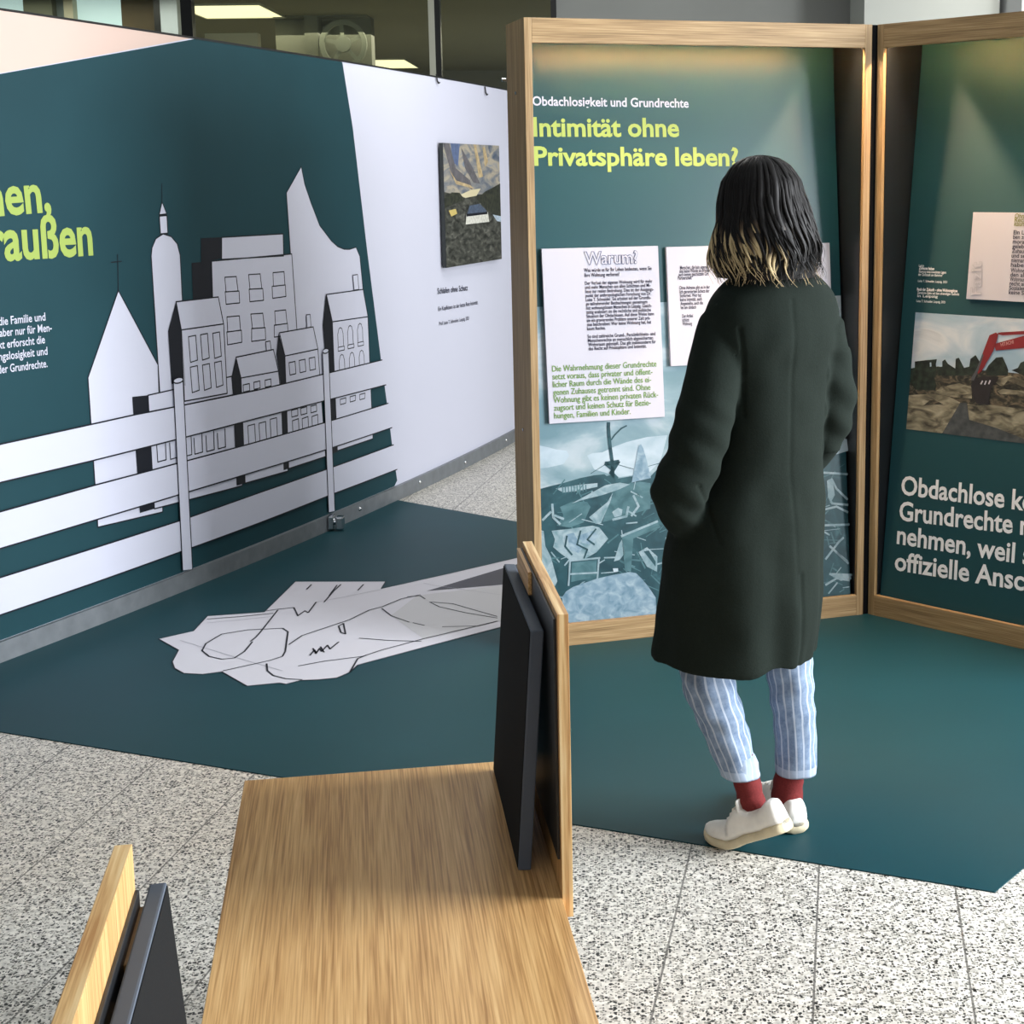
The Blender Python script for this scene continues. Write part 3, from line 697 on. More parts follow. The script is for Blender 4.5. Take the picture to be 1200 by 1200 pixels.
P5(MIDT, [(0.185,0.540),(0.286,0.550),(0.324,0.542),(0.320,0.452),(0.275,0.443),(0.218,0.430),(0.142,0.418),(0.170,0.487)], 3)
A.stroke([(0.162,0.572),(0.187,0.576),(0.186,0.630),(0.182,0.672),(0.179,0.714),(0.178,0.750),(0.179,0.762)], .012, DARKT, 4)
A.stroke([(0.187,0.704),(0.199,0.719),(0.225,0.741),(0.244,0.749)], .005, DARKT, 4)
A.stroke([(0.188,0.600),(0.164,0.622),(0.208,0.625),(0.181,0.588),(0.199,0.569)], .014, DARKT, 4)
A.stroke([(0.107,0.591),(0.157,0.617),(0.207,0.615),(0.263,0.596)], .002, DARKT, 4)
P5(MIDT, [(-0.009,0.483),(0.035,0.498),(0.090,0.493),(0.101,0.475),(0.074,0.423),(0.024,0.409),(-0.024,0.419),(0.002,0.453)])
P5(PALET, [(0.184,0.519),(0.173,0.487),(0.156,0.453),(0.136,0.415),(0.117,0.414),(0.094,0.439),(0.132,0.466),(0.164,0.488)], 4)
P5(PALET, [(0.178,0.451),(0.200,0.464),(0.216,0.457),(0.212,0.436),(0.187,0.432)], 5)
P5(PALET, [(-0.043,0.403),(0.018,0.404),(0.105,0.409),(0.129,0.401),(0.160,0.359),(0.116,0.315),(0.068,0.293),(0.019,0.295),(-0.016,0.323),(-0.040,0.346),(-0.032,0.372)], 4)
for q in ([(0.011,0.386),(0.036,0.390),(0.053,0.353),(0.071,0.340),(0.051,0.317),(0.021,0.332)], [(0.048,0.377),(0.104,0.391),(0.128,0.371),(0.089,0.344),(0.065,0.352)]): P5(STONE, q, 5)
for q in ([(0.011,0.380),(0.003,0.345),(0.026,0.314)], [(0.061,0.394),(0.046,0.348),(0.082,0.327),(0.069,0.298)], [(0.116,0.396),(0.084,0.362),(0.108,0.343)]): A.stroke(q, .006, DARKT, 6)
P5(DARKT, [(0.019,0.293),(0.124,0.294),(0.115,0.222),(0.010,0.210)], 5)
P5(MIDT, [(0.025,0.286),(0.115,0.288),(0.109,0.228),(0.019,0.219)], 5.4)
for q in ([(0.018,0.293),(0.126,0.294)], [(0.123,0.294),(0.114,0.221)], [(0.017,0.247),(0.116,0.243)], [(0.018,0.290),(0.009,0.208)]): A.stroke(q, .006, PALET, 6)
P5(STONE, [(-0.017,0.168),(-0.001,0.188),(0.024,0.201),(0.115,0.223),(0.171,0.230),(0.234,0.235),(0.256,0.229),(0.277,0.207),(0.301,0.175),(0.325,0.136),(0.326,0.072),(0.240,0.071),(0.127,0.073),(0.006,0.073),(-0.013,0.132)], 6)
P5(PALET, [(-0.088,0.412),(-0.071,0.404),(-0.067,0.351),(-0.050,0.314),(-0.030,0.226),(-0.040,0.209),(-0.075,0.245),(-0.094,0.294)], 4)
P5(MIDT, [(0.209,0.364),(0.253,0.373),(0.343,0.402),(0.355,0.383),(0.252,0.352),(0.238,0.235),(0.216,0.243)], 4)
P5(PALET, [(0.269,0.302),(0.301,0.317),(0.338,0.281),(0.335,0.226),(0.298,0.248)], 4); P5(DARKT, [(0.288,0.303),(0.307,0.305),(0.331,0.263),(0.330,0.245)], 4.5)
P5(PALET, [(0.201,0.341),(0.211,0.346),(0.218,0.303),(0.199,0.281),(0.177,0.277)], 4); P5(PALEC, [(0.172,0.253),(0.191,0.252),(0.191,0.240),(0.175,0.239)], 5)
for q in ([(-0.072,0.443),(-0.043,0.468)], [(-0.036,0.494),(-0.035,0.449),(-0.012,0.424)], [(-0.029,0.455),(0.001,0.441)], [(0.259,0.502),(0.276,0.464),(0.249,0.433)], [(0.209,0.364),(0.343,0.405)], [(0.238,0.464),(0.230,0.432),(0.180,0.424)]): A.stroke(q, .008, PALET, 5)
# strip right of the coat: poles, slats and litter
rng = random.Random(3)
P5(PALEC, [(0.976,0.618),(1.038,0.629),(1.087,0.651),(1.092,0.607),(1.027,0.593)], 3)
for q in ([(0.992,0.533),(1.084,0.521)], [(0.985,0.340),(1.084,0.335)], [(1.006,0.501),(1.008,0.442),(1.020,0.418),(1.082,0.408)], [(1.023,0.504),(1.039,0.471),(1.081,0.429)], [(0.987,0.398),(1.037,0.405),(1.081,0.381)], [(0.987,0.216),(1.041,0.274),(1.060,0.288)], [(1.006,0.261),(1.077,0.192)], [(1.031,0.236),(1.073,0.200)], [(1.001,0.159),(1.088,0.148)], [(0.984,0.121),(1.028,0.141),(1.079,0.129)]):
    A.stroke(q, .008, PALET, 4)
P5(PALET, [(1.006,0.505),(1.024,0.511),(1.032,0.448),(1.012,0.418)], 3.5); P5(PALET, [(1.002,0.155),(1.084,0.152),(1.088,0.132),(1.044,0.130)], 3.5)
for k in range(240):
    x = rng.uniform(XL+.02, XR-.02); y = rng.uniform(VB+.02, .55); a = rng.uniform(0, pi); l_ = rng.uniform(.02, .09)
    A.stroke([(x, y), (min(XR-.005, x+cos(a)*l_), max(VB+.01, y+sin(a)*l_*.7))], rng.uniform(.002, .006), rng.choice((PALET, MIDT, MIDT)), 3.2)
A.build('tinted_photograph', prA)

# -------- text sheets fixed on the left print
def sheet(name, S, x0, x1, y0, y1):
    M = S @ Matrix.Translation(((x0+x1)/2, (y0+y1)/2, .016))
    t = empty(name, M); hx, hy = (x1-x0)/2, (y1-y0)/2
    box('board', (-hx, -hy, -.0145), (hx, hy, 0), [PAPER], t, .0008)
    return t, (x0+x1)/2, (y0+y1)/2
def local(pts, cx, cy): return [(p[0]-cx, p[1]-cy) for p in pts]
def outline_word(A, body, p0, p1, cap, ink, n=2):
    A.text(body, p0, p1, cap, ink, n, .042)
    d = (Vector(p1)-Vector(p0)).normalized()*.0012
    A.text(body, (p0[0]+d.x, p0[1]+d.y), (p1[0]-d.x, p1[1]-d.y), cap, PAPER, n+1, .004)
q4 = [(-0.037,1.370),(0.382,1.365),(0.383,0.774),(-0.040,0.772)]
x0, x1 = q4[0][0], q4[1][0]; y1, y0 = q4[0][1], (q4[3][1]+q4[2][1])/2
t, cx, cy = sheet('text_sheet', SA, x0, x1, y0, y1)
A = Art()
L_ = lambda pts: local(pts, cx, cy)
w2 = L_([(0.112,1.313),(0.306,1.312)]); outline_word(A, 'Warum?', w2[0], w2[1], .042, plain('print_grey_blue', (84, 88, 116), .5))
A.build('heading_lettering', t)
A = Art()
rows1 = ['Was würde es für Ihr Leben bedeuten, wenn Sie', 'Ihre Wohnung verlieren?']
rows2 = ['Der Verlust der eigenen Wohnung wird für mehr', 'und mehr Menschen aus allen Schichten und Mi-', 'lieus zur realen Bedrohung. Dies ist der Ausgangs-', 'punkt der anthropologischen Forschung von Dr.', 'Luisa T. Schneider. Sie arbeitet auf der Grundla-', 'ge teilnehmender Beobachtungen gemeinsam', 'mit wohnungslosen Menschen in Leipzig. Gleich-', 'zeitig analysiert sie die rechtliche und politische', 'Situation der Obdachlosen. Auf diese Weise kann', 'sie ein gravierendes Problem unserer Zeit prä-', 'zise beschreiben: Wer keine Wohnung hat, hat', 'kaum Rechte.']
rows3 = ['So sind zahlreiche Grund-, Persönlichkeits- und', 'Menschenrechte an menschlich abgesicherten', 'Wohnraum geknüpft. Das gilt insbesondere für', 'das Recht auf Privatsphäre und Intimität.']
def block(A, rows, f, l, right, cap, m, bold):
    full = max((text_geo(r, bold)[3]-text_geo(r, bold)[2]) for r in rows); W = right-f[0]
    for i, r in enumerate(rows):
        k = i/max(1, len(rows)-1); x = f[0]+(l[0]-f[0])*k; y = f[1]+(l[1]-f[1])*k
        g = text_geo(r, bold); A.text(r, (x, y), (x+W*(g[3]-g[2])/full, y), cap, m, 2, bold)
f_ = L_([(0.110,1.287),(0.111,1.270),(0.355,1.283),(0.111,1.243),(0.112,1.087),(0.112,1.060),(0.114,1.018)])
block(A, rows1, f_[0], f_[1], f_[2][0], .0125, NAVY, .016)
A.build('intro_lettering', t); A = Art()
block(A, rows2, f_[3], f_[4], f_[2][0]+.004, .0118, NAVY, .016)
A.build('paragraph_lettering', t); A = Art()
block(A, rows3, f_[5], f_[6], f_[2][0]+.004, .0118, NAVY, .016)
A.build('paragraph_lettering', t)
A = Art()
g_ = L_([(-0.019,0.951),(-0.019,0.790),(0.360,0.943)])
block(A, ['Die Wahrnehmung dieser Grundrechte', 'setzt voraus, dass privater und öffent-', 'licher Raum durch die Wände des ei-', 'genen Zuhauses getrennt sind. Ohne', 'Wohnung gibt es keinen privaten Rück-', 'zugsort und keinen Schutz für Bezie-', 'hungen, Familien und Kinder.'], g_[0], g_[1], g_[2][0], .0205, OLIVE, .010)
A.build('quote_lettering', t)
tag(t, 'white text sheet headed Warum? at the left of the woman', 'text sheet', None)
q4 = [(0.412,1.365),(1.037,1.363),(0.414,0.949)]
t, cx, cy = sheet('text_sheet', SA, q4[0][0], q4[1][0], q4[2][1], q4[0][1])
A = Art()
w2 = L_([(0.569,1.304),(0.624,1.303)]); outline_word(A, 'W', w2[0], w2[1], .042, bpy.data.materials['print_grey_blue'])
A.build('heading_lettering', t)
A = Art()
def right_block(rows, f, l, cap, w):
    full = max(text_geo(r, .016)[3]-text_geo(r, .016)[2] for r in rows)
    for i, r in enumerate(rows):
        k = i/max(1, len(rows)-1); x = f[0]+(l[0]-f[0])*k; y = f[1]+(l[1]-f[1])*k
        g = text_geo(r, .016); ww = w*(g[3]-g[2])/full; A.text(r, (x, y), (x+ww, y), cap, NAVY, 2, .016)
f_ = L_([(0.460,1.286),(0.451,1.238),(0.454,1.216),(0.457,1.147),(0.461,1.117),(0.461,1.090),(0.591,1.285)])
right_block(['Menschen, die kein eigenes', 'also keine Wände als privaten', 'auch keinen geschützten Ort', 'Partnerschaft'], f_[0], (f_[1][0], f_[1][1]+.012), .0125, .115)
A.build('paragraph_lettering', t); A = Art()
right_block(['Ohne Adresse gibt es in der', 'lich garantierten Schutz der', 'Sicherheit. Wer hat', 'keine Intimität, auch', 'Angestellte, auch die', 'les am obdach'], f_[2], f_[3], .0118, .115)
A.build('paragraph_lettering', t); A = Art()
right_block(['Der Artikel', 'schützt', 'Wohnung'], f_[4], f_[5], .0118, .04)
A.build('paragraph_lettering', t)
tag(t, 'white text sheet half hidden behind the head and shoulder of the woman', 'text sheet')

# -------- print of the right frame
bm = bmesh.new(); add_box(bm, (XLb, VB, -.006), (XRb, VT, 0))
prB = put(done(bm, 'print_panel', TEALSATIN), frB, SB)
A = Art()
T('Obdachlose kö', [(0.078,0.458),(0.605,0.471)], .067, LETTERW, .022)
T('Grundrechte ni', [(0.079,0.364),(0.616,0.389)], .067, LETTERW, .022)
T('nehmen, weil si', [(0.076,0.277),(0.628,0.288)], .067, LETTERW, .022)
T('offizielle Ansch', [(0.076,0.180),(0.636,0.199)], .067, LETTERW, .022)
A.build('statement_lettering', prB)
A = Art()
for body, pts, cap, bold in (('Luisa', [(0.079,1.280),(0.100,1.281)], .008, .01), ('Zuhause haben', [(0.080,1.271),(0.143,1.270)], .010, .03), ('Räumung eines bewohnten Lagers', [(0.081,1.259),(0.192,1.259)], .009, .012), ('der Zeltstadt am Bahnhof', [(0.079,1.248),(0.178,1.248)], .009, .012),
    ('Luisa T. Schneider, Leipzig, 2021', [(0.080,1.226),(0.199,1.226)], .008, .01), ('Raub der Zukunft – ohne Wohnungslose', [(0.079,1.195),(0.243,1.196)], .010, .03), ('Zerstörte Zelte auf dem ehemaligen Gelände', [(0.081,1.183),(0.251,1.185)], .009, .012), ('in Leipzig', [(0.082,1.172),(0.166,1.173)], .009, .012),
    ('Luisa T. Schneider, Leipzig, 2021', [(0.080,1.154),(0.198,1.155)], .008, .01)):
    T(body, pts, cap, LETTERW, bold)
A.build('caption_lettering', prB)
A = Art(.0005)
c4 = [(0.078,1.117),(0.506,1.125),(0.080,0.696),(0.545,0.707)]
px0, px1 = (c4[0][0]+c4[2][0])/2, 1.02; py1, py0 = c4[0][1], c4[2][1]
BSKY = ramp_noise('photo_sky', [(.34, (150, 176, 196)), (.5, (176, 194, 210)), (.62, (206, 212, 220)), (.75, (160, 170, 182))], (4, 8, 4), 1, 6, .8, .35)
BSAND = ramp_noise('photo_sand', [(.3, (48, 46, 40)), (.45, (104, 99, 84)), (.58, (138, 133, 114)), (.75, (172, 166, 146))], (13, 34, 13), 1, 7, 1.2, .35)
BRUB = ramp_noise('photo_rubble', [(.3, (24, 26, 24)), (.5, (58, 56, 48)), (.68, (112, 100, 82))], (26, 44, 26), 1, 8, 1.5, .35)
BTREE = ramp_noise('photo_trees', [(.35, (16, 22, 20)), (.65, (44, 56, 48))], (40, 40, 40), 1, 6)
BRED = plain('photo_red', (124, 36, 40), .4, var=.15, scale=20); BBUCKET = plain('photo_bucket', (34, 30, 32), .5, var=.3, scale=30)
BPATH = ramp_noise('photo_path', [(.35, (56, 60, 64)), (.65, (82, 86, 88))], (30, 30, 30), 1, 6)
A.poly([(px0, py0), (px1, py0), (px1, py1), (px0, py1)], BSKY, 1)
G = [(0.076,0.915),(0.191,0.931),(0.295,0.925),(0.394,0.933),(0.524,0.931)]
A.poly([(px0, py0), (px0, G[0][1])] + G[1:] + [(px1, G[4][1]-.01), (px1, py0)], BRUB, 2)
S = lambda m, pts, n=3: A.poly(pts, m, n)
S(BSAND, [(px0, py0)] + [(px0, [(0.080,0.818)][0][1])] + [(0.174,0.833),(0.242,0.828),(0.290,0.812),(0.233,0.702)] + [([(0.226,0.697)][0][0], py0)], 3)
S(BSAND, [(0.318,0.810),(0.356,0.807),(0.410,0.815),(0.484,0.813),(0.535,0.814)] + [(px1, G[4][1]-.10), (px1, py0+.015)] + [(0.545,0.712),(0.437,0.738),(0.331,0.753)], 3)
S(BPATH, [(0.290,0.811),(0.316,0.813),(0.331,0.755),(0.437,0.738),(0.545,0.712)] + [(px1, py0+.012), (px1, py0), ([(0.228,0.697)][0][0], py0)], 3.5)
S(BSAND, [(0.179,0.836),(0.208,0.859),(0.279,0.879),(0.330,0.870),(0.334,0.830),(0.263,0.828)], 2.5)
S(BSAND, [(0.386,0.910),(0.445,0.911),(0.474,0.922),(0.526,0.909)] + [(px1, G[4][1]-.03), (px1, G[4][1]-.06)] + [(0.528,0.887),(0.438,0.884)], 2.5)
S(BSAND, [(0.430,0.865),(0.449,0.874),(0.529,0.874)] + [(px1, G[4][1]-.07), (px1, G[4][1]-.085)] + [(0.531,0.861),(0.441,0.855)], 2.6)
S(BTREE, [(0.079,0.915),(0.095,0.919),(0.093,0.941),(0.137,0.949),(0.183,0.956),(0.180,0.939),(0.185,0.917),(0.179,0.889),(0.190,0.862),(0.186,0.846),(0.104,0.841),(0.080,0.867)], 4)
S(BTREE, [(0.184,0.926),(0.207,0.932),(0.205,0.950),(0.215,0.958),(0.229,0.943),(0.259,0.929),(0.258,0.963),(0.270,0.968),(0.282,0.951),(0.294,0.934),(0.314,0.940),(0.316,0.967),(0.335,0.982),(0.352,0.961),(0.346,0.920),(0.296,0.907),(0.194,0.899)], 3)
S(BTREE, [(0.379,0.932),(0.388,0.950),(0.415,0.979),(0.439,0.983),(0.456,0.956),(0.465,0.939),(0.464,0.921),(0.386,0.915)], 3)
S(BTREE, [(0.477,0.940),(0.500,0.950),(0.508,0.968),(0.520,0.974)] + [(.60, [(0.520,0.978)][0][1]), (px1, G[4][1]+.06), (px1, G[4][1]-.01)] + [(0.525,0.926)], 3)
S(BSKY, [(0.155,0.942),(0.161,0.943),(0.163,0.929),(0.157,0.927)], 4.5)
S(BBUCKET, [(0.327,0.874),(0.342,0.902),(0.376,0.912),(0.431,0.912),(0.427,0.900),(0.407,0.877),(0.401,0.832),(0.405,0.815),(0.355,0.814),(0.338,0.839)], 5)
S(BRED, [(0.383,1.054),(0.407,1.065),(0.417,1.059),(0.410,1.027),(0.403,1.002),(0.390,0.977),(0.365,0.929),(0.353,0.917),(0.345,0.925),(0.362,0.989)], 6)
S(plain('photo_steel', (74, 76, 82), .4), [(0.362,0.989),(0.367,0.984),(0.352,0.930),(0.338,0.893),(0.326,0.892),(0.327,0.903),(0.344,0.934)], 6.5)
e_ = [(0.512,1.060),(0.516,1.019),(0.511,1.077),(0.512,1.065)]
dxx = .9-e_[0][0]
S(BRED, [(0.403,1.025),(0.462,1.044),(0.512,1.060)] + [(.9, e_[0][1]+.06), (.9, e_[1][1]+.075)] + [(0.516,1.019),(0.412,1.003)], 6)
S(BRED, [(0.414,1.064),(0.428,1.067),(0.507,1.076),(0.511,1.076)] + [(.9, e_[2][1]+.03), (.9, e_[3][1]+.03)] + [(0.512,1.065),(0.432,1.057),(0.416,1.059)], 6)
for q in ([(0.366,0.884),(0.371,0.894)], [(0.381,0.884),(0.385,0.895)], [(0.396,0.887),(0.400,0.898)]): A.stroke(q, .005, PAPER, 7)
A.text('HITACHI', *[(0.431,1.018),(0.478,1.032)], .012, plain('photo_letters', (196, 150, 150), .5), 7, .01)
for q in ([(0.139,0.784),(0.166,0.807),(0.186,0.812),(0.224,0.799),(0.178,0.793)], [(0.466,0.904),(0.528,0.887),(0.529,0.876),(0.448,0.880)]): S(BRUB, q, 3.8)
A.build('excavator_photograph', prB)
# -------- sheet on the right print
q4 = [(0.286,1.474),(0.291,1.174)]
x0 = (q4[0][0]+q4[1][0])/2
t, cx, cy = sheet('text_sheet', SB, x0, 1.02, q4[1][1], q4[0][1])
A = Art()
f2 = L_([(0.346,1.190),(0.338,1.306)])
outline_word(A, 'Fazit', f2[0], f2[1], .040, bpy.data.materials['print_grey_blue'] if False else PALELINE)
A.build('heading_lettering', t)
A = Art()
g_ = L_([(0.450,1.455),(0.452,1.429),(0.450,1.401),(0.451,1.291),(0.451,1.273),(0.453,1.198)]); xr = 1.0-cx
OL2 = plain('print_olive', (126, 126, 70), .5)
for i in range(3):
    k = i/2; A.text(('Ohne Wohn', 'Rechte ver', 'kaum Wege')[i], (g_[0][0], g_[0][1]+(g_[1][1]-g_[0][1])*k), (g_[0][0]+.10, g_[0][1]+(g_[1][1]-g_[0][1])*k), .016, OL2, 2, .016)
A.build('intro_lettering', t); A = Art()
for i, r in enumerate(('Ein Leb', 'ben zeig', 'moralis', 'gelebte', 'Zuhause', 'und seh', 'niemand', 'haben')):
    k = i/7; y = g_[2][1]+(g_[3][1]-g_[2][1])*k; x = g_[2][0]; A.text(r, (x, y), (x+.06, y), .0135, NAVY, 2, .016)
A.build('paragraph_lettering', t); A = Art()
for i, r in enumerate(('Wohnen', 'den als', 'Wohnraum', 'recht au', 'Sozialer', 'keine Si')):
    k = i/5; y = g_[4][1]+(g_[5][1]-g_[4][1])*k; x = g_[4][0]; A.text(r, (x, y), (x+.06, y), .0135, NAVY, 2, .016)
A.build('paragraph_lettering', t)
tag(t, 'white text sheet with the upright word Fazit above the excavator photograph', 'text sheet')

# ================================================================== BENCH (two-way seat, backs on opposite sides)
bench = empty('bench', loc=(0, 0, 0), rz=R(9.6))
S0_, S1_, T0_, T1_ = -.25, .292, .93, 2.852
box('seat_top', (S0_, T0_, .416), (S1_, T1_, .45), [OAKY], bench, .0015)
bm = bmesh.new()
for t0 in (T0_+.12, T1_-.16): add_box(bm, (S0_+.05, t0, 0.001), (S1_-.05, t0+.034, .416), .0015)
add_box(bm, (0, T0_+.15, .26), (.034, T1_-.13, .416), .0015)
done(bm, 'base', OAKY, bench)
def backboard(sx, t0, t1):
    """ply board on a long side of the seat; sx = +1 right side, -1 left side"""
    a, b = (S1_, S1_+.018) if sx > 0 else (S0_-.018, S0_)
    bm = bmesh.new(); add_box(bm, (a, t0, .416), (b, t1, .925), .001); bm.normal_update()
    for f in bm.faces:
        if abs(f.normal.x) < .7: f.material_index = 1
    bd = done(bm, 'back_board', [OAKZ, PLY], bench)
    return bd
backboard(1, 2.254, 2.745); backboard(-1, 1.037, 1.526)
box('spacer_or_lit_patch', (S1_-.011, 2.56, .872), (S1_-.0046, 2.742, .914), [OAKY], bench, .001)  # thin slip standing for the lit patch on the board's inner face
box('spacer_or_lit_patch', (S0_+.0046, 1.40, .82), (S0_+.009, 1.52, .858), [OAKY], bench, .001)  # spacer on the near back board
box('shade_plate', (S1_-.0045, 2.268, .51), (S1_, 2.742, .914), [BLACKBOX], bench, .001)  # black sheet painting the shade between cushion and back board
box('shade_plate', (S0_, 1.045, .51), (S0_+.0045, 1.522, .876), [BLACKBOX], bench, .001)  # same painted shade, its top edge on the cushion's shadow line
def cushion(sx, t0, t1, xt, xb, th, label):
    """upholstered board leaning against a back board; xt / xb = seat-side face at the top / bottom"""
    t = empty('back_cushion', Matrix.Rotation(R(9.6), 4, 'Z') @ Matrix.Translation((xb, (t0+t1)/2, .451)))
    h = .418; ang = math.atan2((xt-xb), h); hy = (t1-t0)/2
    bm = bmesh.new(); x0, x1 = (0, th) if sx > 0 else (-th, 0)
    add_box(bm, (x0, -hy, 0), (x1, hy, h), .0025)
    bmesh.ops.rotate(bm, verts=bm.verts[:], cent=(0, 0, 0), matrix=Matrix.Rotation(ang, 3, 'Y')); done(bm, 'padded_board', [CUSHEDGE], t)
    bm = bmesh.new(); e = -.0012 if sx > 0 else .0012; y0 = .001 if sx > 0 else -.001
    add_box(bm, (min(e, y0), -hy+.003, .004), (max(e, y0), hy-.003, h-.003), .0004)
    bmesh.ops.rotate(bm, verts=bm.verts[:], cent=(0, 0, 0), matrix=Matrix.Rotation(ang, 3, 'Y')); done(bm, 'felt_face', [CUSHFACE], t)
    tag(t, label, 'back cushion', 'bench back cushions')
cushion(1, 2.363, 2.806, .262, .232, .022, 'black back cushion leaning on the far back board in the middle of the picture')
cushion(-1, 1.10, 1.552, -.222, -.194, .018, 'black back cushion leaning on the near back board at the lower left corner')
tag(bench, 'oak bench with a low back board on each side in the foreground', 'bench')

# ================================================================== THE VISITOR
YAW = R(30)
Fd = Vector((-sin(YAW), cos(YAW), 0)); Ld = Vector((cos(YAW), sin(YAW), 0))   # facing, her right
visitor = empty('person', loc=(.38, 3.48, 0)); VO = Vector((.38, 3.48, 0))
COAT = plain('coat_wool', (26, 33, 29), .95, .12, var=.16, scale=260, bump=.25)
SKIN = plain('skin', (208, 162, 138), .5, .4)
SOCK = plain('sock_knit', (110, 42, 42), .9, .2, var=.18, scale=240, bump=.3)
SHOE = plain('shoe_leather', (232, 230, 224), .45, .4, var=.04, scale=60)
SOLE = plain('shoe_sole', (206, 194, 164), .6, .3, var=.10, scale=40)
def hairmat():
    m, n, l, b = nt('hair')
    a = n.new('ShaderNodeAttribute'); a.attribute_name = 'tint'
    r = n.new('ShaderNodeValToRGB'); r.color_ramp.elements.new(.5)
    for e, (q, c) in zip(r.color_ramp.elements, ((.12, (17, 15, 15)), (.5, (78, 64, 50)), (.85, (182, 162, 124)))): e.position = q; e.color = srgb(*c)
    l.new(a.outputs['Fac'], r.inputs[0]); l.new(r.outputs[0], b.inputs['Base Color'])
    b.inputs['Roughness'].default_value = .5; b.inputs['Specular IOR Level'].default_value = .18
    return m
HAIR = hairmat()
def denim():
    m, n, l, b = nt('striped_denim')
    u = n.new('ShaderNodeUVMap'); s = n.new('ShaderNodeSeparateXYZ'); l.new(u.outputs[0], s.inputs[0])
    def math_(op, *a):
        q = n.new('ShaderNodeMath'); q.operation = op
        for i, v in enumerate(a):
            if isinstance(v, (int, float)): q.inputs[i].default_value = v
            else: l.new(v, q.inputs[i])
        return q.outputs[0]
    fr = math_('FRACT', math_('MULTIPLY', s.outputs[0], 17))
    st = math_('LESS_THAN', math_('ABSOLUTE', math_('SUBTRACT', fr, .5)), .11)
    t = n.new('ShaderNodeTexCoord'); z = n.new('ShaderNodeTexNoise'); z.inputs['Scale'].default_value = 38; z.inputs['Detail'].default_value = 10; z.inputs['Roughness'].default_value = .75
    l.new(t.outputs['Object'], z.inputs['Vector'])
    r = n.new('ShaderNodeValToRGB'); r.color_ramp.elements[0].color = srgb(92, 112, 140); r.color_ramp.elements[1].color = srgb(142, 160, 184)
    r.color_ramp.elements[0].position = .32; r.color_ramp.elements[1].position = .68
    l.new(z.outputs['Fac'], r.inputs[0])
    x = n.new('ShaderNodeMixRGB'); x.inputs[2].default_value = srgb(204, 212, 224); l.new(math_('MULTIPLY', st, .6), x.inputs[0]); l.new(r.outputs[0], x.inputs[1])
    hem = math_('LESS_THAN', s.outputs[1], .06)
    y = n.new('ShaderNodeMixRGB'); y.inputs[2].default_value = srgb(176, 190, 210); l.new(math_('MULTIPLY', hem, .6), y.inputs[0]); l.new(x.outputs[0], y.inputs[1])
    l.new(y.outputs[0], b.inputs['Base Color']); b.inputs['Roughness'].default_value = .85; b.inputs['Specular IOR Level'].default_value = .2
    return m
DENIM = denim()

def loft(bm, rings, cap0=True, cap1=True, uv=None, v0=0.0, v1=1.0):
    n = len(rings[0]); vr = [[bm.verts.new(p) for p in r] for r in rings]; N = len(rings)-1
    for i in range(N):
        for k in range(n):
            j = (k+1) % n
            f = bm.faces.new((vr[i][k], vr[i][j], vr[i+1][j], vr[i+1][k]))
            if uv:
                for lp, (a, c) in zip(f.loops, ((k, i), (k+1, i), (k+1, i+1), (k, i+1))): lp[uv].uv = (a/n, v0+(v1-v0)*c/N)
    if cap0: bm.faces.new(vr[0][::-1])
    if cap1: bm.faces.new(vr[-1])
    return vr
def ring(c, ax, ay, a, b, n=40, e=2.0):
    r = []
    for k in range(n):
        t = 2*pi*k/n; x, y = cos(t), sin(t)
        x = math.copysign(abs(x)**(2/e), x); y = math.copysign(abs(y)**(2/e), y)
        r.append(Vector(c) + Vector(ax)*(a*x) + Vector(ay)*(b*y))
    return r
def catmull(P, m=6):
    out = []
    Q = [P[0]] + list(P) + [P[-1]]
    for i in range(1, len(Q)-2):
        p0, p1, p2, p3 = Q[i-1:i+3]
        for k in range(m):
            t = k/m
            out.append(tuple(.5*(2*b+(c-a)*t+(2*a-5*b+4*c-d)*t*t+(3*b-a-3*c+d)*t**3) for a, b, c, d in zip(p0, p1, p2, p3)))
    out.append(tuple(P[-1])); return out
def tube(bm, P, n=20, flat=1.0, cap=True, **kw):
    """P: (x, y, z, r) points along a limb"""
    pts = [Vector(p[:3]) for p in P]; rings = []
    ref = Vector((0, 1, 0.02))
    for i, p in enumerate(pts):
        d = (pts[min(i+1, len(pts)-1)] - pts[max(i-1, 0)]).normalized()
        ax = d.cross(ref).normalized(); ay = ax.cross(d).normalized()
        rings.append(ring(p, ax, ay, P[i][3], P[i][3]*flat, n))
    return loft(bm, rings, cap, cap, **kw)
def rel(bm):
    for v in bm.verts: v.co -= VO
def remesh(bm, name, voxel, smooth_it=3):
    bmesh.ops.recalc_face_normals(bm, faces=bm.faces[:])
    me = bpy.data.meshes.new(name); bm.to_mesh(me); bm.free()
    o = bpy.data.objects.new(name+'_tmp', me); COL.objects.link(o)
    md = o.modifiers.new('r', 'REMESH'); md.mode = 'VOXEL'; md.voxel_size = voxel
    bpy.context.view_layer.update(); dg = bpy.context.evaluated_depsgraph_get()
    m2 = bpy.data.meshes.new_from_object(o.evaluated_get(dg))
    bpy.data.objects.remove(o); bpy.data.meshes.remove(me)
    b2 = bmesh.new(); b2.from_mesh(m2); bpy.data.meshes.remove(m2)
    for _ in range(smooth_it): bmesh.ops.smooth_vert(b2, verts=b2.verts[:], factor=.5, use_axis_x=True, use_axis_y=True, use_axis_z=True)
    b2.normal_update(); return b2

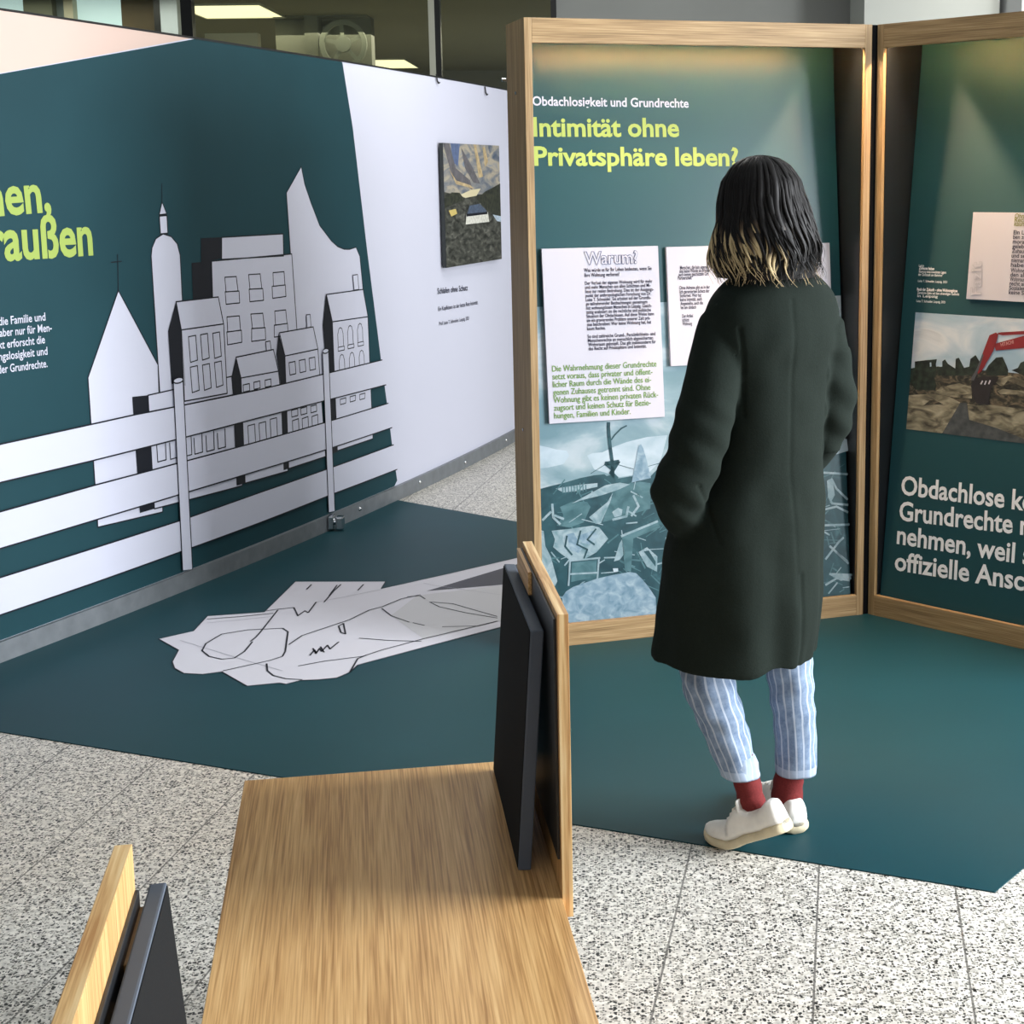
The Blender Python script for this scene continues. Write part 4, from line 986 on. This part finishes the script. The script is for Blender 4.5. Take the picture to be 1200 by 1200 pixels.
# ---- coat: body of the coat from its widths, sleeves as tubes, fused into one surface
WID = [(0.302,1.389),(0.452,1.387),(0.282,1.371),(0.476,1.375),(0.253,1.350),(0.500,1.355),(0.227,1.323),(0.520,1.327),(0.211,1.280),(0.530,1.284),(0.207,1.225),(0.533,1.225),(0.239,1.145),(0.514,1.141),(0.243,1.044),(0.499,1.041),(0.223,0.923),(0.493,0.920),(0.138,0.781),(0.496,0.776),(0.121,0.635),(0.494,0.631),(0.114,0.541),(0.485,0.536),(0.106,0.475),(0.478,0.471)]
COATRING = []
for i in range(0, len(WID), 2):
    l_, r_ = WID[i], WID[i+1]; z = (l_[1]+r_[1])/2; hw = (r_[0]-l_[0])/2; cx_ = (l_[0]+r_[0])/2
    k = [.95, .88, .72, .62, .60, .64, .68, .72, .76, .8, .84, .86, .86][i//2]
    a = hw/math.sqrt(.75+.25*k*k); COATRING.append((cx_, 3.45, z, a, a*k))
ZH = COATRING[-1][2]
bm = bmesh.new()
RR = catmull(COATRING, 4)
rings = [ring(p[:3], Ld, Fd, p[3], p[4], 48, 2.25) for p in RR]
# hem: turn inwards and back up, so that the skirt of the coat is hollow
low = RR[-1]
inner = [ring(p[:3], Ld, Fd, p[3]-.016, p[4]-.016, 48, 2.25) for p in (RR[-1], RR[-3], RR[-5], RR[-7])]
loft(bm, rings + inner)
LS = [(0.260,1.276),(0.237,1.176),(0.213,1.083),(0.188,0.985),(0.152,0.898),(0.164,0.836),(0.205,0.805)]
LY = (3.41, 3.365, 3.33, 3.31, 3.31, 3.37, 3.44); LR = (.060, .066, .067, .066, .063, .057, .050)
tube(bm, catmull([(p[0], y, p[1], r) for p, y, r in zip(LS, LY, LR)]), 28)
RS = [(0.487,1.258),(0.506,1.153),(0.521,1.071),(0.510,0.999),(0.480,0.944),(0.440,0.911)]
RY = (3.49, 3.51, 3.52, 3.545, 3.565, 3.53); RRd = (.058, .063, .062, .056, .050, .044)
tube(bm, catmull([(p[0], y, p[1], r) for p, y, r in zip(RS, RY, RRd)]), 28)
b2 = remesh(bm, 'coat', .005, 3)
ns = {v.index: v.normal.copy() for v in b2.verts}
zc = lambda z, a, s: math.exp(-((z-a)/s)**2)
px2 = [(0.267,1.204),(0.302,1.144),(0.306,1.064),(0.267,1.024),(0.107,0.904),(0.227,0.841),(0.436,1.062),(0.441,0.484),(0.479,0.735),(0.287,0.902)]
LC = [Vector((p[0], y, p[1])) for p, y in zip(LS, LY)]
for v in b2.verts:
    c = v.co; n = ns[v.index]; d = 0.0
    ctr = Vector((.355, 3.45, 0)); q = c-ctr; la = q.dot(Ld); fo = q.dot(Fd); ang = math.atan2(la, -fo)   # 0 = middle of the back
    z = c.z
    if fo < .05 and z < 1.33:
        d -= .0016*math.exp(-((la-.0)/.006)**2)*(1 if z > .62 else .2)                       # back seam
        d -= .004*math.exp(-((la-.012)/.007)**2)*(1 if z < .70 else 0)                       # vent edge
    if z < .95:
        k = min(1, (.95-z)/.45)                                                                # skirt folds
        d += k*(.006*sin(ang*5.5+.6)+.004*sin(ang*9+z*4)+.003*noise.noise(Vector((ang*2.5, z*3, 1))))
    d += .007*noise.noise(c*7) + .003*noise.noise(c*16)
    # sleeve creases round the left elbow and across the upper back
    dl = min((c-p).length for p in LC[2:5])
    if dl < .10:
        d += .0085*sin((z*1.0+c.x*.9)*78 + 2*noise.noise(c*6))*max(0, 1-dl/.10)*min(1, max(0, (1.14-z)/.10))
    if la > .12 and .95 < z < 1.2: d += .004*sin((z+c.x*.8)*70)*.8
    # armhole seam and pocket edge
    if c.y < 3.44 and 1.06 < z < 1.27:
        xs_ = px2[1][0]-.006+(1.22-z)*.02-.10*max(0, z-1.20); d -= .0045*math.exp(-((c.x-xs_)/.0045)**2)
    if .78 < z < .93 and c.y < 3.46: d -= .004*math.exp(-(((c.x-.215)+(z-.86)*.35)/.005)**2)
    v.co = c + n*d
rel(b2)
coat = done(b2, 'coat', COAT, visitor, True)
coat['label'] = 'long dark green wool coat'
# stand-up collar round the neck under the hair
bm = bmesh.new(); nc = Vector((.357, 3.452, 0))
cr = []
for z, a, b in ((1.355, .096, .084), (1.385, .078, .070), (1.408, .070, .064), (1.404, .060, .054), (1.36, .058, .050)):
    cr.append(ring(nc+Vector((0, 0, z)), Ld, Fd, a, b, 32))
loft(bm, cr, False, False); rel(bm); done(bm, 'collar', COAT, coat, True)

# ---- body: one continuous figure inside the clothes
HC = Vector((.340, 3.455, 1.515))                        # middle of the head
HY = R(42); Hf = Vector((-sin(HY), cos(HY), -.22)).normalized(); Hl = Vector((cos(HY), sin(HY), 0)); Hu = Hl.cross(Hf)
def hp(l, f, u): return HC + Hl*l + Hf*f + Hu*u
bm = bmesh.new()
hr = []
for u, a, b, fo in ((-.118, .022, .02, .062), (-.112, .036, .040, .045), (-.095, .050, .062, .028), (-.06, .062, .080, .012), (-.02, .069, .088, .004), (.02, .072, .092, -.002), (.06, .068, .086, -.008), (.09, .052, .066, -.01), (.108, .028, .036, -.01)):
    hr.append(ring(hp(0, fo, u), Hl, Hf, a, b, 28, 2.1))
loft(bm, hr)
# nose, lips, brow, ears
tube(bm, [tuple(hp(0, .088, .012))+(.008,), tuple(hp(0, .098, -.012))+(.011,), tuple(hp(0, .106, -.030))+(.013,), tuple(hp(0, .090, -.038))+(.010,)], 12)
tube(bm, [tuple(hp(-.022, .078, -.063))+(.004,), tuple(hp(0, .090, -.061))+(.008,), tuple(hp(.022, .078, -.063))+(.004,)], 10)
tube(bm, [tuple(hp(-.02, .076, -.073))+(.004,), tuple(hp(0, .087, -.073))+(.009,), tuple(hp(.02, .076, -.073))+(.004,)], 10)
for s in (-1, 1):
    tube(bm, [tuple(hp(s*.05, .072, .022))+(.006,), tuple(hp(s*.03, .084, .026))+(.008,), tuple(hp(s*.012, .086, .020))+(.006,)], 10)
    tube(bm, [tuple(hp(s*.070, -.006, .020))+(.010,), tuple(hp(s*.076, -.012, .004))+(.013,), tuple(hp(s*.070, -.004, -.022))+(.008,)], 12, .5)
tube(bm, [tuple(nc+Vector((0, 0, 1.30)))+(.062,), tuple(nc+Vector((0, 0, 1.36)))+(.052,), tuple(HC+Vector((.008, -.002, -.07)))+(.052,)], 24)
loft(bm, [ring((p[0], p[1], p[2]), Ld, Fd, max(.03, p[3]-.035), max(.03, p[4]-.03), 32) for p in RR[4:-8]])
tube(bm, catmull([(p[0], y, p[1], r-.024) for p, y, r in zip(LS, LY, LR)]), 18)
tube(bm, catmull([(p[0], y, p[1], r-.022) for p, y, r in zip(RS, RY, RRd)]), 18)
KN = [(0.259,0.613),(0.224,0.423),(0.300,0.196),(0.330,0.108),(0.413,0.611),(0.425,0.399),(0.429,0.194),(0.423,0.085)]
LEGL = [(KN[0][0], 3.45, KN[0][1]+.10, .070), (KN[0][0], 3.46, KN[0][1], .062), (KN[1][0], 3.49, KN[1][1], .045), (KN[2][0], 3.43, KN[2][1], .026), (KN[3][0], 3.42, KN[3][1]-.01, .022)]
LEGR = [(KN[4][0], 3.50, KN[4][1]+.10, .070), (KN[4][0], 3.50, KN[4][1], .062), (KN[5][0], 3.52, KN[5][1], .045), (KN[6][0], 3.52, KN[6][1], .026), (KN[7][0], 3.52, KN[7][1]-.02, .022)]
for L_g in (LEGL, LEGR): tube(bm, catmull(L_g), 20)
# hands inside the pockets, fingers slightly curled
for P_, Y_, s in ((LS[-1], LY[-1], 1), (RS[-1], RY[-1], -1)):
    w0 = Vector((P_[0], Y_, P_[1])); dn = (Vector((.345+.02*s, 3.45, w0.z-.13))-w0).normalized(); sd = dn.cross(Vector((0, 0, 1))).normalized()
    tube(bm, [tuple(w0)+(.026,), tuple(w0+dn*.04)+(.030,), tuple(w0+dn*.075)+(.026,)], 16, .6)
    for k, ln in enumerate((.055, .064, .060, .048)):
        o_ = w0+dn*.065+sd*(-.027+.018*k); tube(bm, [tuple(o_)+(.0085,), tuple(o_+dn*ln*.55)+(.008,), tuple(o_+dn*ln*.95+Fd*.012)+(.007,)], 10)
    o_ = w0+dn*.03-sd*.026; tube(bm, [tuple(o_)+(.010,), tuple(o_+dn*.03-sd*.016)+(.009,), tuple(o_+dn*.05-sd*.014)+(.008,)], 10)
b2 = remesh(bm, 'body', .006, 3); rel(b2)
body = done(b2, 'body', SKIN, visitor, True)
EW = plain('eye_white', (232, 230, 226), .25); EI = plain('eye_iris', (52, 38, 28), .2); LIP = plain('lips', (176, 100, 94), .5)
for s in (-1, 1):
    bm = bmesh.new(); c = hp(s*.031, .0755, .004)-VO
    bmesh.ops.create_uvsphere(bm, u_segments=14, v_segments=10, radius=.0115, matrix=Matrix.Translation(c)); e = done(bm, 'eye', EW, body, True)
    bm = bmesh.new(); bmesh.ops.create_uvsphere(bm, u_segments=12, v_segments=8, radius=.0062, matrix=Matrix.Translation(c+Hf*.0072)); done(bm, 'iris', EI, body, True)

for s in (-1, 1):
    bm = bmesh.new()
    tube(bm, [tuple(hp(s*.050, .073, .026))+(.0015,), tuple(hp(s*.034, .0895, .034))+(.003,), tuple(hp(s*.014, .0915, .028))+(.0025,)], 8)
    rel(bm); done(bm, 'eyebrow', HAIR, body, True)
bm = bmesh.new()
for u_, w_ in ((-.062, .020), (-.070, .018)):
    tube(bm, [tuple(hp(-w_, .083, u_))+(.0025,), tuple(hp(-.006, .0935, u_+.002))+(.0048,), tuple(hp(.006, .0935, u_+.002))+(.0048,), tuple(hp(w_, .083, u_))+(.0025,)], 10)
bmesh.ops.recalc_face_normals(bm, faces=bm.faces[:]); rel(bm); done(bm, 'lips', LIP, body, True)
# ---- hair: dark crown, blonde tips; a shell plus several hundred locks
CUTH = 1.372
def shell_r(phi, t):
    """outer hair surface; phi = 0 at the back, t = 0 crown .. 1 tips; returns a world point"""
    zt = [(0, .0), (.05, .035), (.14, .062), (.28, .085), (.45, .099), (.62, .108), (.80, .119), (.92, .124), (1, .118)]
    for (a, ra), (b, rb) in zip(zt[:-1], zt[1:]):
        if t <= b: r = ra+(rb-ra)*(t-a)/(b-a); break
    top = 1.648
    drop = top-(top-1.366)*(t**1.25 if t < .3 else (.3**1.25)+(1-.3**1.25)*(t-.3)/.7)
    c = HC + Vector((.003, -.012, 0)) + Vector((.010, 0, 0))*t
    side = sin(phi); back = -cos(phi)
    wide = 1.0 + .10*max(0, side)*t + .10*min(0, side)*t
    p = Hl*(side*r*.98*wide) + Vector((Hf.x, Hf.y, 0)).normalized()*(back*r*1.03)
    return Vector((c.x+p.x, c.y+p.y, drop))
def put_tint(bm, fn):
    ly = bm.verts.layers.float.new('tint'); return ly
bm = bmesh.new(); ly = bm.verts.layers.float.new('tint')
rings = []
for t in (.012, .05, .1, .16, .24, .34, .46, .58, .70, .82, .92, .98):
    rings.append([HCp for HCp in (shell_r(-pi+2*pi*k/48, t) for k in range(48))])
def squeeze(p, t, phi, m=.007):
    c = HC; d = Vector((p.x-c.x, p.y-c.y, 0)); L = d.length
    return p - d.normalized()*min(m, L*.5) if L > 1e-4 else p
vr = []
for t, rg in zip((.012, .05, .1, .16, .24, .34, .46, .58, .70, .82, .92, .98), rings):
    row = []
    for k, p in enumerate(rg):
        phi = -pi+2*pi*k/48
        face = abs(phi) > R(128)
        q_ = squeeze(p, t, phi)
        if face and t > .36:                        # hair falls away from the face
            d = Vector((q_.x-HC.x, q_.y-HC.y, 0)); q_ = q_ - d*.42
        row.append(bm.verts.new(q_))
    vr.append(row)
for i in range(len(vr)-1):
    for k in range(48):
        phi = -pi+2*pi*(k+.5)/48
        if abs(phi) > R(132) and i >= 6: continue
        j = (k+1) % 48; bm.faces.new((vr[i][k], vr[i+1][k], vr[i+1][j], vr[i][j]))
bm.faces.new(vr[0])
for v in bm.verts: v[ly] = 0.0
bmesh.ops.recalc_face_normals(bm, faces=bm.faces[:])
rel(bm); hair = done(bm, 'hair', HAIR, visitor, True)
hair['label'] = 'shoulder-length dark hair with blonde tips'
rng = random.Random(11)
bm = bmesh.new(); ly = bm.verts.layers.float.new('tint')
def lock(phi, t0, t1, off, w0, am, fr_, ph, st, blond, N=20):
    rows = []
    for k in range(N+1):
        t = t0+(t1-t0)*k/N; g = max(0, (t-.30)/.70)
        p = shell_r(phi + sin(ph+t*fr_)*am*9*g, min(1, t))
        if t > 1: p.z -= (t-1)*.3
        d = Vector((p.x-HC.x, p.y-HC.y, 0)).normalized()
        p = p + d*(off+cos(ph+t*fr_)*am*g*(.9 if phi > 0 else .55))
        sd = Vector((-d.y, d.x, 0)); e = 1 if k < N*.55 else max(.08, (N-k)/(N*.45)); w_ = w0*e*(.45 if k == 0 else 1)
        tn = max(0, min(1, (t-st)/.16))*(.92 if blond else .10)
        row = [bm.verts.new(p+sd*w_), bm.verts.new(p+sd*w_*.5+d*w_*.45), bm.verts.new(p-sd*w_*.5+d*w_*.45), bm.verts.new(p-sd*w_), bm.verts.new(p-d*w_*.3)]
        sh = rng.uniform(-.03, .03)
        for v, q in zip(row, (-.12, .04, .0, -.10, -.15)): v[ly] = max(0, tn*(1+q*2)+sh+.03)
        rows.append(row)
    for a, b in zip(rows[:-1], rows[1:]):
        for q in range(5): j = (q+1) % 5; bm.faces.new((a[q], a[j], b[j], b[q]))
for i in range(900):
    phi = rng.uniform(-R(134), R(134)); left = phi < -R(8); wide = rng.random() < .4
    t0 = rng.uniform(.015, .10) if rng.random() < .5 else rng.uniform(.05, .5)
    t1 = rng.uniform(.88, 1.04) if rng.random() < .86 else rng.uniform(.66, .9)
    dg_ = math.degrees(phi); pb, s0_, s1_ = (.42, .46, .70) if dg_ < -60 else (.17, .55, .80) if dg_ < -15 else (.10, .75, .9) if dg_ < 12 else (.34, .80, .92) if dg_ < 80 else (.15, .8, .95)
    blond = rng.random() < pb; st = rng.uniform(s0_, s1_)
    lock(phi, t0, t1, rng.uniform(-.006, .003), rng.uniform(.0045, .009) if wide or blond else rng.uniform(.0012, .0032), rng.uniform(.012, .026), rng.uniform(10, 13.5), 5*noise.noise(Vector((phi*1.7, 0, .5)))+2.2*phi+rng.uniform(-.7, .7), st, blond)
rel(bm); done(bm, 'hair_locks', HAIR, hair, True)

# ---- jeans, socks, shoes
def leg(name, rowsL, folds, seed):
    bm = bmesh.new(); uv = bm.loops.layers.uv.new('UVMap')
    P = catmull(rowsL[::-1], 10); n = 44; rings = []
    pts = [Vector(p[:3]) for p in P]
    for i, p in enumerate(P):
        hr_ = []
        for k in range(n):
            a = 2*pi*k/n; r = p[3]
            r += .0035*noise.noise(Vector((cos(a)*2+seed, sin(a)*2, p[2]*16)))*folds + .0022*sin(p[2]*95+3*cos(a+seed))*folds*(1 if p[2] > .28 else .35)
            hr_.append(Vector((p[0]+cos(a)*r, p[1]+sin(a)*r*1.06, p[2])))
        rings.append(hr_)
    inn = [[Vector((P[0][0]+(q.x-P[0][0])*f, P[0][1]+(q.y-P[0][1])*f, q.z+dz)) for q in rings[0]] for f, dz in ((.72, .05), (.9, .03), (.94, .003))]
    loft(bm, inn + rings, True, True, uv=uv, v0=-.07, v1=1)
    bmesh.ops.recalc_face_normals(bm, faces=bm.faces[:]); rel(bm)
    return done(bm, name, DENIM, visitor, True)
JL = [(0.165,0.469),(0.283,0.468),(0.158,0.406),(0.291,0.404),(0.187,0.331),(0.310,0.329),(0.219,0.259),(0.328,0.258),(0.255,0.172),(0.349,0.186)]
JR = [(0.365,0.476),(0.481,0.475),(0.374,0.401),(0.487,0.399),(0.385,0.313),(0.492,0.312),(0.394,0.230),(0.497,0.229),(0.398,0.146),(0.498,0.145)]
def rowsof(J, Ys): return [((J[i][0]+J[i+1][0])/2, y, (J[i][1]+J[i+1][1])/2, (J[i+1][0]-J[i][0])/2) for i, y in zip(range(0, len(J), 2), Ys)]
jl = rowsof(JL, (3.49, 3.485, 3.465, 3.445, 3.425)); jr = rowsof(JR, (3.515, 3.515, 3.515, 3.52, 3.52))
jl = [(jl[0][0]+.03, jl[0][1], jl[0][2]+.09, .062)] + jl; jr = [(jr[0][0]-.005, jr[0][1], jr[0][2]+.09, .062)] + jr
leg('trouser_leg', jl, 1.3, 1.0); leg('trouser_leg', jr, 1.0, 4.0)
SL = [(0.275,0.230),(0.331,0.229),(0.279,0.184),(0.345,0.192),(0.292,0.124),(0.358,0.131),(0.302,0.084),(0.372,0.088)]
SR = [(0.407,0.192),(0.474,0.191),(0.396,0.139),(0.468,0.138),(0.388,0.081),(0.466,0.080),(0.386,0.037),(0.469,0.036)]
def sock(J, Ys):
    bm = bmesh.new(); P = catmull(rowsof(J, Ys), 6); rings = []
    for p in P:
        rr = p[3]+.0012*sin(p[2]*170)
        rings.append([Vector((p[0]+cos(2*pi*k/28)*rr, p[1]+sin(2*pi*k/28)*rr*1.05, p[2])) for k in range(28)])
    loft(bm, rings); bmesh.ops.recalc_face_normals(bm, faces=bm.faces[:]); rel(bm); return done(bm, 'sock', SOCK, visitor, True)
sock(SL, (3.43, 3.42, 3.415, 3.415)); sock(SR, (3.52, 3.525, 3.53, 3.53))
def shoe(ball, yaw, lift):
    """local x forward from the heel, ball of the foot at x=.165; lift = heel raise in radians"""
    L = .245
    def bend(p):
        x, y, z = p
        if lift and x < .165:
            a = lift*min(1, (.165-x)/.05*.5+.5) if x > .115 else lift
            dx, dz = x-.165, z; x = .165+dx*cos(a)+dz*sin(a); z = -dx*sin(a)+dz*cos(a)
        elif x > .165: z += .9*max(0, x-.205)**2*8 if not lift else .9*max(0, x-.2)**2*4
        q = Vector((x-.165, y, z)); c, s = cos(yaw), sin(yaw)
        return Vector((ball[0]+q.x*c-q.y*s, ball[1]+q.x*s+q.y*c, q.z+.004)) - VO
    W = [(-.004, .018), (.004, .030), (.02, .036), (.05, .037), (.085, .036), (.12, .039), (.155, .044), (.185, .045), (.21, .041), (.23, .031), (.242, .017), (L+.001, .006)]
    prof = [(-.004, .050), (.004, .078), (.02, .083), (.05, .066), (.085, .068), (.105, .086), (.13, .084), (.155, .070), (.185, .055), (.21, .047), (.23, .040), (.242, .033), (L+.001, .024)]
    hgt = lambda x: next((a[1]+(b[1]-a[1])*(x-a[0])/(b[0]-a[0]) for a, b in zip(prof[:-1], prof[1:]) if x <= b[0]), .024)
    wid = lambda x: next((a[1]+(b[1]-a[1])*(x-a[0])/(b[0]-a[0]) for a, b in zip(W[:-1], W[1:]) if x <= b[0]), .006)
    xs = [-.004+(L+.005)*(.5-.5*cos(pi*i/34)) for i in range(35)]
    ST = .024
    def sec(x, lo, hi, w_, tuck):
        r = []
        for k in range(24):
            a = 2*pi*k/24; yy, zz = cos(a), sin(a)
            z = lo+(hi-lo)*(.5+.5*math.copysign(abs(zz)**.62, zz)); f = (z-lo)/(hi-lo)
            y = w_*math.copysign(abs(yy)**.55, yy)*(1-tuck*max(0, f-.25))
            r.append(bend((x, y, z)))
        return r
    t = empty('shoe', loc=(0, 0, 0)); t.parent = visitor
    bm = bmesh.new(); loft(bm, [sec(x, ST-.006, max(hgt(x), ST+.004), wid(x)*.96, .34) for x in xs]); bmesh.ops.recalc_face_normals(bm, faces=bm.faces[:])
    done(bm, 'upper', SHOE, t, True)
    bm = bmesh.new(); loft(bm, [sec(x, 0, ST+.004*(1 if x < .05 else 0), wid(x)+.003, 0) for x in xs]); bmesh.ops.recalc_face_normals(bm, faces=bm.faces[:])
    done(bm, 'sole', SOLE, t, True)
    for i in range(4):
        x = .108+.017*i; h = hgt(x)+.002; bm = bmesh.new(); w_ = wid(x)*.55
        P = [tuple(bend((x-.004, -w_, h-.010)))+(.0028,), tuple(bend((x, -w_*.5, h)))+(.0032,), tuple(bend((x, w_*.5, h)))+(.0032,), tuple(bend((x-.004, w_, h-.010)))+(.0028,)]
        tube(bm, P, 8); bmesh.ops.recalc_face_normals(bm, faces=bm.faces[:]); done(bm, 'lace', SHOE, t, True)
    bm = bmesh.new()                                   # heel tab and tongue
    loft(bm, [[bend((x+.004*cos(2*pi*k/10), .024*cos(2*pi*k/10+pi/2), z)) for k in range(10)] for x, z in ((.104, .07), (.098, .098), (.094, .104))]); bmesh.ops.recalc_face_normals(bm, faces=bm.faces[:])
    done(bm, 'tongue', SHOE, t, True)
    return t
BL = [(0.280,3.418)][0]
shoe((BL[0]+.008, BL[1]-.005), R(144), R(27))
HR = [(0.440,3.476)][0]
shoe((HR[0]-.165*cos(R(68))+.008, HR[1]+.165*sin(R(68))), R(112), 0)
tag(visitor, 'woman from behind in a long dark green coat, striped jeans and red socks', 'person')
